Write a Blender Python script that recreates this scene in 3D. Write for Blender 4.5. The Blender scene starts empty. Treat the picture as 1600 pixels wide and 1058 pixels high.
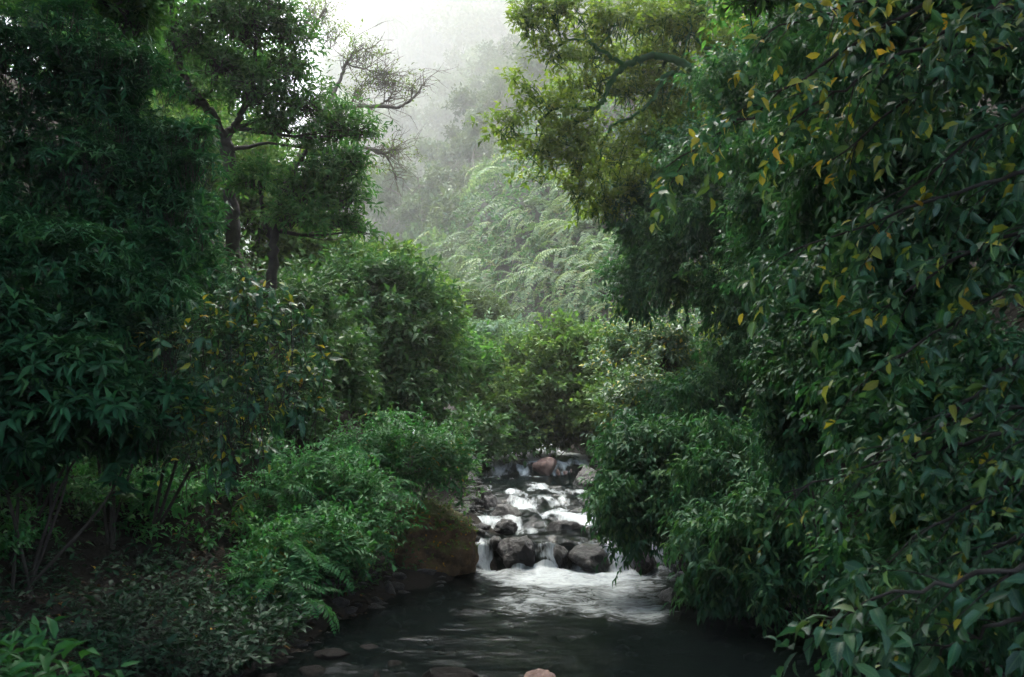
import bpy, bmesh, math, random
import numpy as np
from mathutils import Vector, Matrix

# ------------------------------------------------------------------ camera, sky, sun, exposure
scene = bpy.context.scene
COL = scene.collection
W, H, F = 1600.0, 1058.0, 1556.0
CAM = np.array([0.0, 0.0, 2.5])
PITCH = math.atan(111.0 / F)
cam_d = bpy.data.cameras.new('camera')
cam_d.sensor_width = 36.0
cam_d.lens = 36.0 * F / W
cam_d.clip_start = 0.05
cam_d.clip_end = 6000
cam = bpy.data.objects.new('camera', cam_d)
COL.objects.link(cam)
cam.location = CAM
cam.rotation_euler = (math.pi / 2 + PITCH, 0, 0)
cam_d.dof.use_dof = True
cam_d.dof.focus_distance = 17.0
cam_d.dof.aperture_fstop = 3.5
scene.camera = cam

SUN_AZ, SUN_EL = math.radians(-8), math.radians(60)      # azimuth from +Y towards +X
world = bpy.data.worlds.new('World')
scene.world = world
world.use_nodes = True
wt = world.node_tree
wt.nodes.clear()
wo = wt.nodes.new('ShaderNodeOutputWorld')
bg = wt.nodes.new('ShaderNodeBackground')
sky = wt.nodes.new('ShaderNodeTexSky')
sky.sky_type = 'NISHITA'
sky.sun_disc = False
sky.sun_elevation = SUN_EL
sky.sun_rotation = SUN_AZ
sky.air_density = 1.0
sky.dust_density = 1.5
sky.ozone_density = 1.0
hs = wt.nodes.new('ShaderNodeHueSaturation')               # a white, overcast sky
hs.inputs['Saturation'].default_value = 0.68
wt.links.new(sky.outputs[0], hs.inputs['Color'])
wt.links.new(hs.outputs[0], bg.inputs['Color'])
bg.inputs['Strength'].default_value = 0.15
wt.links.new(bg.outputs[0], wo.inputs['Surface'])

sd = bpy.data.lights.new('sun', 'SUN')
sd.energy = 1.5
sd.angle = math.radians(28)
sd.color = (1.0, 0.94, 0.82)
sun = bpy.data.objects.new('sun', sd)
COL.objects.link(sun)
to_sun = Vector((math.sin(SUN_AZ) * math.cos(SUN_EL), math.cos(SUN_AZ) * math.cos(SUN_EL), math.sin(SUN_EL)))
sun.rotation_euler = to_sun.to_track_quat('Z', 'Y').to_euler()

vs = scene.view_settings
vs.view_transform = 'Standard'
vs.look = 'None'
vs.exposure = 4.15
vs.gamma = 1.0
vs.use_curve_mapping = False
cy = scene.cycles
cy.max_bounces = 3
cy.diffuse_bounces = 1
cy.glossy_bounces = 2
cy.transmission_bounces = 3
cy.transparent_max_bounces = 6
cy.volume_bounces = 0
cy.use_adaptive_sampling = True
cy.adaptive_threshold = 0.03
cy.caustics_reflective = False
cy.caustics_refractive = False
cy.use_denoising = True
cy.sample_clamp_indirect = 4.0

HAZE_DENSITY = 0.0016

# ------------------------------------------------------------------ helpers
rng = np.random.default_rng(11)
fwd = np.array([0.0, math.cos(PITCH), math.sin(PITCH)])
upv = np.array([0.0, -math.sin(PITCH), math.cos(PITCH)])
rgt = np.array([1.0, 0.0, 0.0])


def at(px, py, d):
    """world point d metres ahead (world y) on the line of sight through a point of the photograph"""
    v = fwd + rgt * ((px - W / 2) / F) + upv * ((H / 2 - py) / F)
    return CAM + v * (d / v[1])


def project(P):
    q = np.asarray(P) - CAM
    z = q @ fwd
    z = np.where(np.abs(z) < 1e-3, 1e-3, z)
    return W / 2 + F * (q @ rgt) / z, H / 2 - F * (q @ upv) / z, z


def norm(v):
    return v / np.maximum(np.linalg.norm(v, axis=-1, keepdims=True), 1e-9)


def hash3(ix, iy, iz, seed):
    h = (ix.astype(np.int64) * 374761393 + iy.astype(np.int64) * 668265263 + iz.astype(np.int64) * 2147483647 + seed * 1274126177) & 0xFFFFFFFF
    h = ((h ^ (h >> 13)) * 1274126177) & 0xFFFFFFFF
    h = h ^ (h >> 16)
    return (h & 0xFFFF) / 65535.0


def vnoise(p, seed=0):
    p = np.asarray(p, float)
    i = np.floor(p)
    f = p - i
    f = f * f * (3 - 2 * f)
    i = i.astype(np.int64)
    out = 0
    for dx in (0, 1):
        wx = f[:, 0] if dx else 1 - f[:, 0]
        for dy in (0, 1):
            wy = f[:, 1] if dy else 1 - f[:, 1]
            for dz in (0, 1):
                wz = f[:, 2] if dz else 1 - f[:, 2]
                out = out + wx * wy * wz * hash3(i[:, 0] + dx, i[:, 1] + dy, i[:, 2] + dz, seed)
    return out * 2 - 1


def fbm(p, oct=4, seed=0, gain=0.5):
    p = np.asarray(p, float)
    a, s, out = 1.0, 1.0, 0.0
    for k in range(oct):
        out = out + a * vnoise(p * s + 17.3 * k, seed + k)
        a *= gain
        s *= 2.03
    return out


def mesh_np(name, V, F3, attrs=None, mat=None, smooth=True, F4=None):
    me = bpy.data.meshes.new(name)
    V = np.ascontiguousarray(V, dtype=np.float32)
    n3 = 0 if F3 is None else len(F3)
    n4 = 0 if F4 is None else len(F4)
    me.vertices.add(len(V))
    me.vertices.foreach_set('co', V.ravel())
    idx = []
    if n3:
        idx.append(np.asarray(F3, np.int32).ravel())
    if n4:
        idx.append(np.asarray(F4, np.int32).ravel())
    idx = np.concatenate(idx)
    me.loops.add(len(idx))
    me.loops.foreach_set('vertex_index', idx)
    me.polygons.add(n3 + n4)
    st = np.concatenate([np.arange(n3) * 3, n3 * 3 + np.arange(n4) * 4]).astype(np.int32)
    me.polygons.foreach_set('loop_start', st)
    me.update(calc_edges=True)
    if smooth:
        me.polygons.foreach_set('use_smooth', np.ones(n3 + n4, dtype=bool))
    for k, a in (attrs or {}).items():
        at_ = me.attributes.new(k, 'FLOAT', 'POINT')
        at_.data.foreach_set('value', np.ascontiguousarray(a, dtype=np.float32))
    if mat is not None:
        me.materials.append(mat)
    me.validate()
    return me


def obj(name, me, parent=None, loc=None, kind=None):
    o = bpy.data.objects.new(name, me)
    COL.objects.link(o)
    if parent is not None:
        o.parent = parent
    if loc is not None:
        o.location = loc
    if kind:
        o['kind'] = kind
    return o


def thing(name, label, cat, loc, group=None):
    o = bpy.data.objects.new(name, None)
    COL.objects.link(o)
    o.empty_display_size = 0.2
    o.location = loc
    o['label'] = label
    o['category'] = cat
    if group:
        o['group'] = group
    return o


def tag(o, label, cat, group=None):
    o['label'] = label
    o['category'] = cat
    if group:
        o['group'] = group
    return o


def copy_tree(o, parent=None):
    c = o.copy()
    COL.objects.link(c)
    c.parent = parent
    for ch in list(o.children):
        copy_tree(ch, c)
    return c


# ------------------------------------------------------------------ materials
def new_mat(name):
    m = bpy.data.materials.new(name)
    m.use_nodes = True
    m.node_tree.nodes.clear()
    return m, m.node_tree.nodes, m.node_tree.links


def leaf_mat(name, stops, rough=0.5, transl=0.3, veins=False, spec=0.10, tl_gain=1.5):
    m, N, L = new_mat(name)
    out = N.new('ShaderNodeOutputMaterial')
    a = N.new('ShaderNodeAttribute')
    a.attribute_name = 'tint'
    r = N.new('ShaderNodeValToRGB')
    cr = r.color_ramp
    while len(cr.elements) > 1:
        cr.elements.remove(cr.elements[-1])
    cr.elements[0].position = stops[0][0]
    cr.elements[0].color = (*stops[0][1], 1)
    for p, c in stops[1:]:
        e = cr.elements.new(p)
        e.color = (*c, 1)
    L.new(a.outputs['Fac'], r.inputs[0])
    oi = N.new('ShaderNodeObjectInfo')
    mr = N.new('ShaderNodeMapRange')
    mr.inputs['To Min'].default_value = 0.8
    mr.inputs['To Max'].default_value = 1.2
    L.new(oi.outputs['Random'], mr.inputs['Value'])
    h = N.new('ShaderNodeHueSaturation')
    L.new(mr.outputs[0], h.inputs['Value'])
    L.new(r.outputs[0], h.inputs['Color'])
    col = h.outputs[0]
    if veins:
        u = N.new('ShaderNodeAttribute'); u.attribute_name = 'lu'
        v = N.new('ShaderNodeAttribute'); v.attribute_name = 'lv'
        ab = N.new('ShaderNodeMath'); ab.operation = 'ABSOLUTE'
        L.new(u.outputs['Fac'], ab.inputs[0])
        m1 = N.new('ShaderNodeMath'); m1.operation = 'MULTIPLY_ADD'
        m1.inputs[1].default_value = -0.34
        L.new(ab.outputs[0], m1.inputs[0]); L.new(v.outputs['Fac'], m1.inputs[2])
        m2 = N.new('ShaderNodeMath'); m2.operation = 'MULTIPLY'; m2.inputs[1].default_value = 9.0
        L.new(m1.outputs[0], m2.inputs[0])
        fr = N.new('ShaderNodeMath'); fr.operation = 'PINGPONG'; fr.inputs[1].default_value = 0.5
        L.new(m2.outputs[0], fr.inputs[0])
        c1 = N.new('ShaderNodeMath'); c1.operation = 'LESS_THAN'; c1.inputs[1].default_value = 0.07
        L.new(fr.outputs[0], c1.inputs[0])
        c2 = N.new('ShaderNodeMath'); c2.operation = 'LESS_THAN'; c2.inputs[1].default_value = 0.09
        L.new(ab.outputs[0], c2.inputs[0])
        mx = N.new('ShaderNodeMath'); mx.operation = 'MAXIMUM'
        L.new(c1.outputs[0], mx.inputs[0]); L.new(c2.outputs[0], mx.inputs[1])
        mf = N.new('ShaderNodeMath'); mf.operation = 'MULTIPLY'; mf.inputs[1].default_value = 0.35
        L.new(mx.outputs[0], mf.inputs[0])
        mc = N.new('ShaderNodeMix'); mc.data_type = 'RGBA'; mc.blend_type = 'ADD'
        L.new(mf.outputs[0], mc.inputs[0]); L.new(col, mc.inputs[6])
        mc.inputs[7].default_value = (0.10, 0.13, 0.05, 1)
        col = mc.outputs[2]
    b = N.new('ShaderNodeBsdfPrincipled')
    b.inputs['Roughness'].default_value = rough
    b.inputs['Specular IOR Level'].default_value = spec
    L.new(col, b.inputs['Base Color'])
    t = N.new('ShaderNodeBsdfTranslucent')
    g = N.new('ShaderNodeMix'); g.data_type = 'RGBA'; g.blend_type = 'MULTIPLY'
    g.inputs[0].default_value = 1.0
    g.inputs[7].default_value = (tl_gain * 0.88, tl_gain, tl_gain * 0.5, 1)
    L.new(col, g.inputs[6]); L.new(g.outputs[2], t.inputs['Color'])
    ms = N.new('ShaderNodeMixShader')
    ms.inputs[0].default_value = transl
    L.new(b.outputs[0], ms.inputs[1]); L.new(t.outputs[0], ms.inputs[2])
    L.new(ms.outputs[0], out.inputs['Surface'])
    return m


def noise_mat(name, stops, scale=3.0, detail=8, rough=0.8, bump=0.4, bscale=None, spec=0.3, top=None, dist=0.06):
    """object-space noise colour; optional second colour (moss) on faces that look up"""
    m, N, L = new_mat(name)
    out = N.new('ShaderNodeOutputMaterial')
    tc = N.new('ShaderNodeTexCoord')
    nt = N.new('ShaderNodeTexNoise')
    nt.inputs['Scale'].default_value = scale
    nt.inputs['Detail'].default_value = detail
    nt.inputs['Roughness'].default_value = 0.65
    L.new(tc.outputs['Object'], nt.inputs['Vector'])
    r = N.new('ShaderNodeValToRGB')
    cr = r.color_ramp
    while len(cr.elements) > 1:
        cr.elements.remove(cr.elements[-1])
    cr.elements[0].position = stops[0][0]
    cr.elements[0].color = (*stops[0][1], 1)
    for p, c in stops[1:]:
        e = cr.elements.new(p)
        e.color = (*c, 1)
    L.new(nt.outputs['Fac'], r.inputs[0])
    col = r.outputs[0]
    b = N.new('ShaderNodeBsdfPrincipled')
    if top is not None:
        g = N.new('ShaderNodeNewGeometry')
        sx = N.new('ShaderNodeSeparateXYZ')
        L.new(g.outputs['Normal'], sx.inputs[0])
        n2 = N.new('ShaderNodeTexNoise'); n2.inputs['Scale'].default_value = scale * 1.7; n2.inputs['Detail'].default_value = 6
        L.new(tc.outputs['Object'], n2.inputs['Vector'])
        ad = N.new('ShaderNodeMath'); ad.operation = 'MULTIPLY_ADD'; ad.inputs[1].default_value = 1.6
        L.new(n2.outputs['Fac'], ad.inputs[0]); L.new(sx.outputs['Z'], ad.inputs[2])
        mr = N.new('ShaderNodeMapRange')
        mr.inputs['From Min'].default_value = 1.15; mr.inputs['From Max'].default_value = 1.5
        L.new(ad.outputs[0], mr.inputs['Value'])
        mc = N.new('ShaderNodeMix'); mc.data_type = 'RGBA'
        L.new(mr.outputs[0], mc.inputs[0]); L.new(col, mc.inputs[6])
        mc.inputs[7].default_value = (*top, 1)
        col = mc.outputs[2]
    L.new(col, b.inputs['Base Color'])
    b.inputs['Roughness'].default_value = rough
    b.inputs['Specular IOR Level'].default_value = spec
    if bump:
        bn = N.new('ShaderNodeTexNoise')
        bn.inputs['Scale'].default_value = bscale or scale * 4
        bn.inputs['Detail'].default_value = 8
        bn.inputs['Roughness'].default_value = 0.7
        L.new(tc.outputs['Object'], bn.inputs['Vector'])
        bp = N.new('ShaderNodeBump')
        bp.inputs['Strength'].default_value = bump
        bp.inputs['Distance'].default_value = dist
        L.new(bn.outputs['Fac'], bp.inputs['Height'])
        L.new(bp.outputs[0], b.inputs['Normal'])
    L.new(b.outputs[0], out.inputs['Surface'])
    return m


M = {}
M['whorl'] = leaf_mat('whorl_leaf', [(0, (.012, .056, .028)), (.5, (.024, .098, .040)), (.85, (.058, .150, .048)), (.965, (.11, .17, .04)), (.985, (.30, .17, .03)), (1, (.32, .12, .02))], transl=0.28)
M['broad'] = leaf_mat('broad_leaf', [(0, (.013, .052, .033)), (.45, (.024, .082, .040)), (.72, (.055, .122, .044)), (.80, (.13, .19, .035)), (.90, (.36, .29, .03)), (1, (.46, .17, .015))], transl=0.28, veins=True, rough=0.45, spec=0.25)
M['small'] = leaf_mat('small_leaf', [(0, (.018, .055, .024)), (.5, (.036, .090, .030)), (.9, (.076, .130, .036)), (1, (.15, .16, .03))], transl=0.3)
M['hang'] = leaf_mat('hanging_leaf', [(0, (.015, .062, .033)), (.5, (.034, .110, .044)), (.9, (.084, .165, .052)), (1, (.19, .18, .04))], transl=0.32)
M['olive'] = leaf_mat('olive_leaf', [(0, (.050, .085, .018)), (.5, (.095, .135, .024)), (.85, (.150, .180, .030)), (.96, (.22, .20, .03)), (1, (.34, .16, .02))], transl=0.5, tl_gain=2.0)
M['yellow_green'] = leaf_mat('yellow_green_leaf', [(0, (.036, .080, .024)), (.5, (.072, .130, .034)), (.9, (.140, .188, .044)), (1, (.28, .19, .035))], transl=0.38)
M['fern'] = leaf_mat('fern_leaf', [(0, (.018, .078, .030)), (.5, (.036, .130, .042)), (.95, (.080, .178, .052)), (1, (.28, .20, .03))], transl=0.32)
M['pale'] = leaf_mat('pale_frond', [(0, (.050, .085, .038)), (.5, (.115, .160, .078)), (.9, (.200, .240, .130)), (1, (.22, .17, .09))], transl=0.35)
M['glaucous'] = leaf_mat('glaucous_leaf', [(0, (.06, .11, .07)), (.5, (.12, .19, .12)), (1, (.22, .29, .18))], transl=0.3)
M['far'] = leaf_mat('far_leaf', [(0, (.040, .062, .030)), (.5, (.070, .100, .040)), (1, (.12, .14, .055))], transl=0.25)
M['tree'] = leaf_mat('tree_leaf', [(0, (.024, .080, .026)), (.5, (.050, .130, .036)), (.9, (.100, .180, .045)), (1, (.18, .18, .03))], transl=0.42, tl_gain=1.8)
M['fresh'] = leaf_mat('fresh_leaf', [(0, (.024, .078, .024)), (.5, (.052, .132, .034)), (.85, (.105, .190, .044)), (.96, (.20, .21, .035)), (1, (.34, .17, .02))], transl=0.45, tl_gain=1.9)
M['floor'] = leaf_mat('shaded_floor_leaf', [(0, (.008, .030, .017)), (.5, (.017, .050, .024)), (1, (.034, .075, .028))], transl=0.25)  # small-leaf greens darkened: the hollow's shade is put into the colour
M['litter'] = leaf_mat('litter_leaf', [(0, (.010, .008, .006)), (.5, (.026, .016, .010)), (.86, (.055, .030, .012)), (.95, (.24, .13, .025)), (1, (.40, .19, .02))], transl=0.1, rough=0.55)
M['gold'] = leaf_mat('gold_leaf', [(0, (.36, .22, .03)), (.5, (.42, .24, .03)), (1, (.46, .16, .02))], transl=0.2)
M['bark'] = noise_mat('dark_bark', [(.3, (.018, .015, .012)), (.7, (.05, .042, .033))], scale=9, rough=0.85, bump=0.6, dist=.03)
M['bark_pale'] = noise_mat('pale_bark', [(.3, (.07, .055, .042)), (.7, (.15, .12, .09))], scale=9, rough=0.85, bump=0.5, dist=.03)
M['soil'] = noise_mat('forest_soil', [(.3, (.007, .006, .005)), (.55, (.017, .013, .009)), (.75, (.015, .021, .009))], scale=1.6, rough=0.95, bump=0.9, bscale=7, dist=.12, spec=0.15)
M['rock'] = noise_mat('wet_rock', [(.28, (.003, .0028, .0028)), (.5, (.008, .0068, .0065)), (.72, (.026, .020, .018))], scale=4.5, rough=0.33, bump=1.0, bscale=7, dist=.10, spec=0.4)
M['wet'] = noise_mat('drowned_stone', [(.28, (.002, .002, .002)), (.5, (.005, .0045, .004)), (.72, (.014, .011, .010))], scale=6, rough=0.6, bump=1.0, bscale=9, dist=.06, spec=0.04)
M['pink'] = noise_mat('pinkish_rock', [(.28, (.08, .045, .036)), (.5, (.19, .115, .092)), (.72, (.32, .21, .175))], scale=3.2, rough=0.55, bump=1.0, bscale=6, dist=.10, spec=0.3)
M['mossy'] = noise_mat('mossy_rock', [(.30, (.032, .020, .012)), (.52, (.105, .062, .028)), (.72, (.19, .11, .048))], scale=4.5, rough=0.75, bump=1.0, bscale=7, dist=.14, top=(.105, .105, .022))


# ------------------------------------------------------------------ leaves
class Leaves:
    """collects leaves as arrays: base, direction, normal, length, width, tint"""
    def __init__(s):
        s.d = [[], [], [], [], [], []]

    def add(s, P, D, Nn, Ln, Wd, T):
        n = len(P)
        for k, v in enumerate((P, D, Nn, Ln, Wd, T)):
            v = np.asarray(v, float)
            if k > 2 and v.ndim == 0:
                v = np.full(n, float(v))
            s.d[k].append(v)

    def arr(s):
        return [np.concatenate(x) if x else np.zeros((0, 3) if k < 3 else 0) for k, x in enumerate(s.d)]


# unit leaf templates: u across, v along; (u, v, lift along normal)
TEMPL = {
    'diamond': (np.array([[0, 0, 0], [-.5, .45, .10], [.5, .45, .10], [0, 1, -.12]]), np.array([[0, 3, 1], [0, 2, 3]])),
    'leaf5': (np.array([[0, 0, 0], [-.5, .42, .10], [0, .45, .0], [.5, .42, .10], [0, 1, -.16]]),
              np.array([[0, 2, 1], [0, 3, 2], [1, 2, 4], [2, 3, 4]])),
    'leaf8': (np.array([[0, 0, 0], [-.40, .25, .07], [0, .27, .0], [.40, .25, .07], [-.44, .60, .03], [0, .62, -.04], [.44, .60, .03], [0, 1, -.20]]),
              np.array([[0, 2, 1], [0, 3, 2], [1, 2, 5], [1, 5, 4], [2, 3, 6], [2, 6, 5], [4, 5, 7], [5, 6, 7]])),
}


def leaf_mesh(name, arrs, templ, mat, origin=(0, 0, 0), extra=None):
    P, D, Nn, Ln, Wd, T = arrs
    tv, tf = TEMPL[templ]
    n, k = len(P), len(tv)
    D = norm(D)
    S = norm(np.cross(D, Nn))
    Nn = np.cross(S, D)
    curl = (0.5 + 1.0 * ((T * 977.13) % 1.0))[:, None]
    V = (P[:, None, :] - np.asarray(origin)[None, None, :]
         + S[:, None, :] * (tv[None, :, 0:1] * Wd[:, None, None])
         + D[:, None, :] * (tv[None, :, 1:2] * Ln[:, None, None])
         + Nn[:, None, :] * (tv[None, :, 2:3] * (Ln[:, None] * curl)[:, :, None]))
    Fc = (tf[None] + (np.arange(n) * k)[:, None, None]).reshape(-1, 3)
    V = V.reshape(-1, 3)
    att = {'tint': np.repeat(T, k)}
    if templ == 'leaf8':
        att['lu'] = np.tile(tv[:, 0] * 2, n)
        att['lv'] = np.tile(tv[:, 1], n)
    return mesh_np(name, V, Fc, att, mat)


def frame_of(D):
    ref = np.where(np.abs(D[:, 2:3]) > 0.9, np.array([[1.0, 0, 0]]), np.array([[0, 0, 1.0]]))
    U = norm(np.cross(D, ref))
    return U, np.cross(U, D)


GOLD = 2.39996


def sprigs(lv, r, P, D, stem, n, ln, wd, style='alt', spread=0.9, droop=0.25, tint=(0.0, 1.0), young=0.0, jitter=0.25):
    """n leaves on every short shoot: 'whorl' = rosette at the tip, 'alt' = left/right along the shoot, 'spiral' = all round"""
    m = len(P)
    if m == 0:
        return
    D = norm(D)
    U, Vv = frame_of(D)
    stem = np.broadcast_to(np.asarray(stem, float), (m,))
    base_t = r.uniform(tint[0], tint[1], m)
    for j in range(n):
        if style == 'whorl':
            t = r.uniform(.72, 1.0, m)
        else:
            t = np.clip((j + .6) / n + r.normal(0, .04, m), 0, 1)
        if style == 'alt':
            az = np.where((j % 2) == 0, 0.0, math.pi) + r.normal(0, .35, m)
        else:
            az = GOLD * j + r.uniform(0, .8, m)
        az = az + (P[:, 0] * 7 % 6.28 if style != 'alt' else 0)
        a = spread * r.uniform(.7, 1.25, m)
        if j == n - 1 and style != 'whorl':
            a = a * .2
        outv = np.cos(az)[:, None] * U + np.sin(az)[:, None] * Vv
        d = D * np.cos(a)[:, None] + outv * np.sin(a)[:, None]
        d = d + r.normal(0, jitter * .5, (m, 3)) + np.array([0, 0, -1.0]) * (droop * r.uniform(.5, 1.5, m))[:, None]
        d = norm(d)
        base = P + D * (stem * t)[:, None]
        nn = np.array([0, 0, .75]) + .85 * D + r.normal(0, jitter, (m, 3))
        nn = nn - d * np.sum(nn * d, 1, keepdims=True)
        s = r.uniform(.5, 1.25, m)
        T = np.clip(base_t * .55 + .45 * r.uniform(tint[0], tint[1], m), 0, 1)
        if young:
            T = np.where(r.random(m) < young, r.uniform(.78, .94, m), T)
        lv.add(base, d, norm(nn), ln * s, wd * s * r.uniform(.85, 1.15, m), T)


def lump(r, blobs, k=12, lo=.18, hi=.45):
    """rough ellipsoids -> the ellipsoids and k smaller ones on their surface"""
    out = []
    for c, rad in blobs:
        c, rad = np.asarray(c, float), np.asarray(rad, float)
        out.append((c, rad * .66))
        for q in range(k):
            d = norm(r.normal(0, 1, 3))
            if d[2] < -.5:
                d[2] *= -1
            s = r.uniform(lo, hi)
            out.append((c + d * rad * r.uniform(.6, 1.22), np.full(3, rad.mean()) * s * np.array([1.35, 1.35, .62])))
    return out


def blob_points(r, blobs, n, low=-0.6, inside=0.72, shell=(.72, 1.08)):
    C = np.array([b[0] for b in blobs])
    R = np.array([b[1] for b in blobs])
    area = (R[:, 0] * R[:, 1] + R[:, 1] * R[:, 2] + R[:, 0] * R[:, 2])
    k = r.choice(len(blobs), n, p=area / area.sum())
    d = norm(r.normal(0, 1, (n, 3)))
    d[:, 2] = np.where(d[:, 2] < low, -d[:, 2], d[:, 2])
    P = C[k] + d * R[k] * r.uniform(shell[0], shell[1], n)[:, None]
    keep = np.ones(n, bool)
    for i in range(len(blobs)):
        q = np.sum(((P - C[i]) / R[i]) ** 2, 1)
        keep &= ~((q < inside ** 2) & (k != i))
    out = norm(d / R[k])
    return P[keep], out[keep]


def tube(pts, rad, sides=6):
    pts = np.asarray(pts, float)
    rad = np.asarray(rad, float)
    n = len(pts)
    tan = norm(np.gradient(pts, axis=0))
    U, Vv = frame_of(tan)
    ref = U[0]
    for i in range(n):                                   # parallel transport
        ref = ref - tan[i] * np.dot(ref, tan[i])
        ref = ref / max(np.linalg.norm(ref), 1e-9)
        U[i] = ref
        Vv[i] = np.cross(tan[i], ref)
    a = np.arange(sides) / sides * 2 * math.pi
    V = pts[:, None, :] + (np.cos(a)[None, :, None] * U[:, None, :] + np.sin(a)[None, :, None] * Vv[:, None, :]) * rad[:, None, None]
    i = np.arange(n - 1)[:, None] * sides
    j = np.arange(sides)[None, :]
    q = np.stack([i + j, i + (j + 1) % sides, i + sides + (j + 1) % sides, i + sides + j], -1).reshape(-1, 4)
    return V.reshape(-1, 3), q


def smooth_path(ctrl, n=24, wob=0.0, r=None):
    c = np.asarray(ctrl, float)
    m = len(c)
    if m == 2:
        c = np.array([c[0], (c[0] + c[1]) / 2, c[1]])
        m = 3
    pad = np.vstack([2 * c[0] - c[1], c, 2 * c[-1] - c[-2]])
    t = np.linspace(0, m - 1 - 1e-6, n)
    i = t.astype(int)
    f = (t - i)[:, None]
    p0, p1, p2, p3 = pad[i], pad[i + 1], pad[i + 2], pad[i + 3]
    out = .5 * (2 * p1 + (p2 - p0) * f + (2 * p0 - 5 * p1 + 4 * p2 - p3) * f ** 2 + (3 * p1 - p0 - 3 * p2 + p3) * f ** 3)
    if wob and r is not None:
        w = r.normal(0, wob, (n, 3))
        w[0] = w[-1] = 0
        out = out + w
    return out


class Tubes:
    def __init__(s):
        s.V, s.F, s.n = [], [], 0

    def add(s, pts, rad, sides=5):
        v, f = tube(pts, rad, sides)
        s.V.append(v); s.F.append(f + s.n); s.n += len(v)

    def mesh(s, name, mat, origin=(0, 0, 0)):
        return mesh_np(name, np.concatenate(s.V) - np.asarray(origin), None, None, mat, F4=np.concatenate(s.F))


# shared single leaves for the pieces that can be picked apart one by one
LEAF_VARIANTS = {}


def leaf_variants(key, templ, mat):
    if key in LEAF_VARIANTS:
        return LEAF_VARIANTS[key]
    out = []
    tints = np.array([.05, .2, .35, .5, .65, .75, .84, .9, .95, 1.0])
    for t in tints:
        for c in range(2):
            tt = t
            P = np.zeros((1, 3)); D = np.array([[0, 1.0, 0]]); Nn = np.array([[0, 0, 1.0]])
            me = leaf_mesh('leaf', [P, D, Nn, np.ones(1), np.ones(1), np.array([tt])], templ, mat)
            if c:                                        # a second, more curled shape
                co = np.empty(len(me.vertices) * 3, np.float32)
                me.vertices.foreach_get('co', co)
                co = co.reshape(-1, 3)
                co[:, 2] -= .22 * co[:, 1] ** 2
                co[:, 2] += .12 * np.abs(co[:, 0]) * 2
                me.vertices.foreach_set('co', co.ravel())
            out.append(me)
    LEAF_VARIANTS[key] = (tints, out)
    return LEAF_VARIANTS[key]


def split_leaves(arrs, n_obj, root, key, templ, mat, rnd, min_px=11, name='leaf'):
    """the n_obj leaves that show largest become leaf objects of their own; returns the rest"""
    P, D, Nn, Ln, Wd, T = arrs
    C = P + D * (Ln * .5)[:, None]
    x, y, z = project(C)
    size = Ln / np.maximum(z, .1) * F
    ok = (x > -20) & (x < W + 20) & (y > -20) & (y < H + 20) & (z > .3) & (size > min_px)
    cell = 7.0
    key2 = (np.floor(x / cell).astype(np.int64) * 100000 + np.floor(y / cell).astype(np.int64))
    order = np.argsort(z)
    _, first = np.unique(key2[order], return_index=True)
    vis = np.zeros(len(P), bool)
    vis[order[first]] = True
    facing = np.abs(np.sum(norm(C - CAM) * Nn, 1))
    score = np.where(ok & vis, size * np.sqrt(Wd / Ln + .02) * (.4 + facing), -1)
    pick = np.argsort(-score)[:n_obj]
    pick = pick[score[pick] > 0]
    tints, meshes = leaf_variants(key, templ, mat)
    o0 = np.array(root.location)
    for i in pick:
        d = D[i] / np.linalg.norm(D[i])
        s = np.cross(d, Nn[i]); s /= max(np.linalg.norm(s), 1e-6)
        nn = np.cross(s, d)
        a, b = s * Wd[i], d * Ln[i]
        c = nn * Ln[i]
        p = P[i] - o0
        ti = int(np.argmin(np.abs(tints - T[i])))
        o = bpy.data.objects.new(name, meshes[ti * 2 + int(rnd.integers(2))])
        COL.objects.link(o)
        o.parent = root
        o.matrix_basis = Matrix(((a[0], b[0], c[0], p[0]), (a[1], b[1], c[1], p[1]), (a[2], b[2], c[2], p[2]), (0, 0, 0, 1)))
    rest = np.ones(len(P), bool)
    rest[pick] = False
    return [q[rest] for q in arrs]


# ------------------------------------------------------------------ the gorge: terrain, stream bed
XR = np.array([(-60, 70), (-25, 26), (-14, 11), (-8, 5.6), (0, 4.4), (6, 3.7), (10, 3.9), (13, 3.4), (16, 2.5), (20, 2.2), (24, 2.05), (28, 2.2), (32, 1.4), (36, -.2), (42, -3.2), (55, -9), (80, -17), (150, -40), (300, -95), (600, -230)], float)
XL = np.array([(-60, 45), (-25, 12), (-14, 1), (-8, -3.2), (0, -3.2), (6, -2.7), (9, -2.4), (12, -2.0), (14, -1.6), (16, -.8), (20, -.62), (24, -.85), (27, -1.4), (30, -3), (34, -6), (42, -11), (55, -19), (80, -34), (150, -70), (300, -150), (600, -360)], float)  # bend behind the viewpoint is unseen, shaped to block sky light from there


OLDY = np.array([-100, 0, 30, 36, 45, 60, 100, 200, 460, 700.0])
NEWY = np.array([-100, 0, 30, 46, 75, 125, 270, 600, 1400, 2130.0])


def fold(y):
    """the plan above is drawn foreshortened past the bend: real distance -> plan distance and scale"""
    y = np.asarray(y, float)
    yo = np.interp(y, NEWY, OLDY)
    return yo, np.where(y > 30, y / np.maximum(yo, 1), 1.0)


def unfold(yo):
    return float(np.interp(yo, OLDY, NEWY))


def foot(y, tab):
    yo, f = fold(y)
    return np.interp(yo, tab[:, 0], tab[:, 1]) * f


def level(y):
    """height of the water along the stream"""
    return np.interp(y, [-100, 15.75, 16.05, 16.4, 18.0, 18.3, 20.3, 20.7, 22.6, 23.2, 26.2, 26.7, 30, 60, 130], [0, 0, .37, .40, .44, .52, .58, .68, .72, .77, .80, 1.02, 1.3, 3.0, 7.0])


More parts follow.
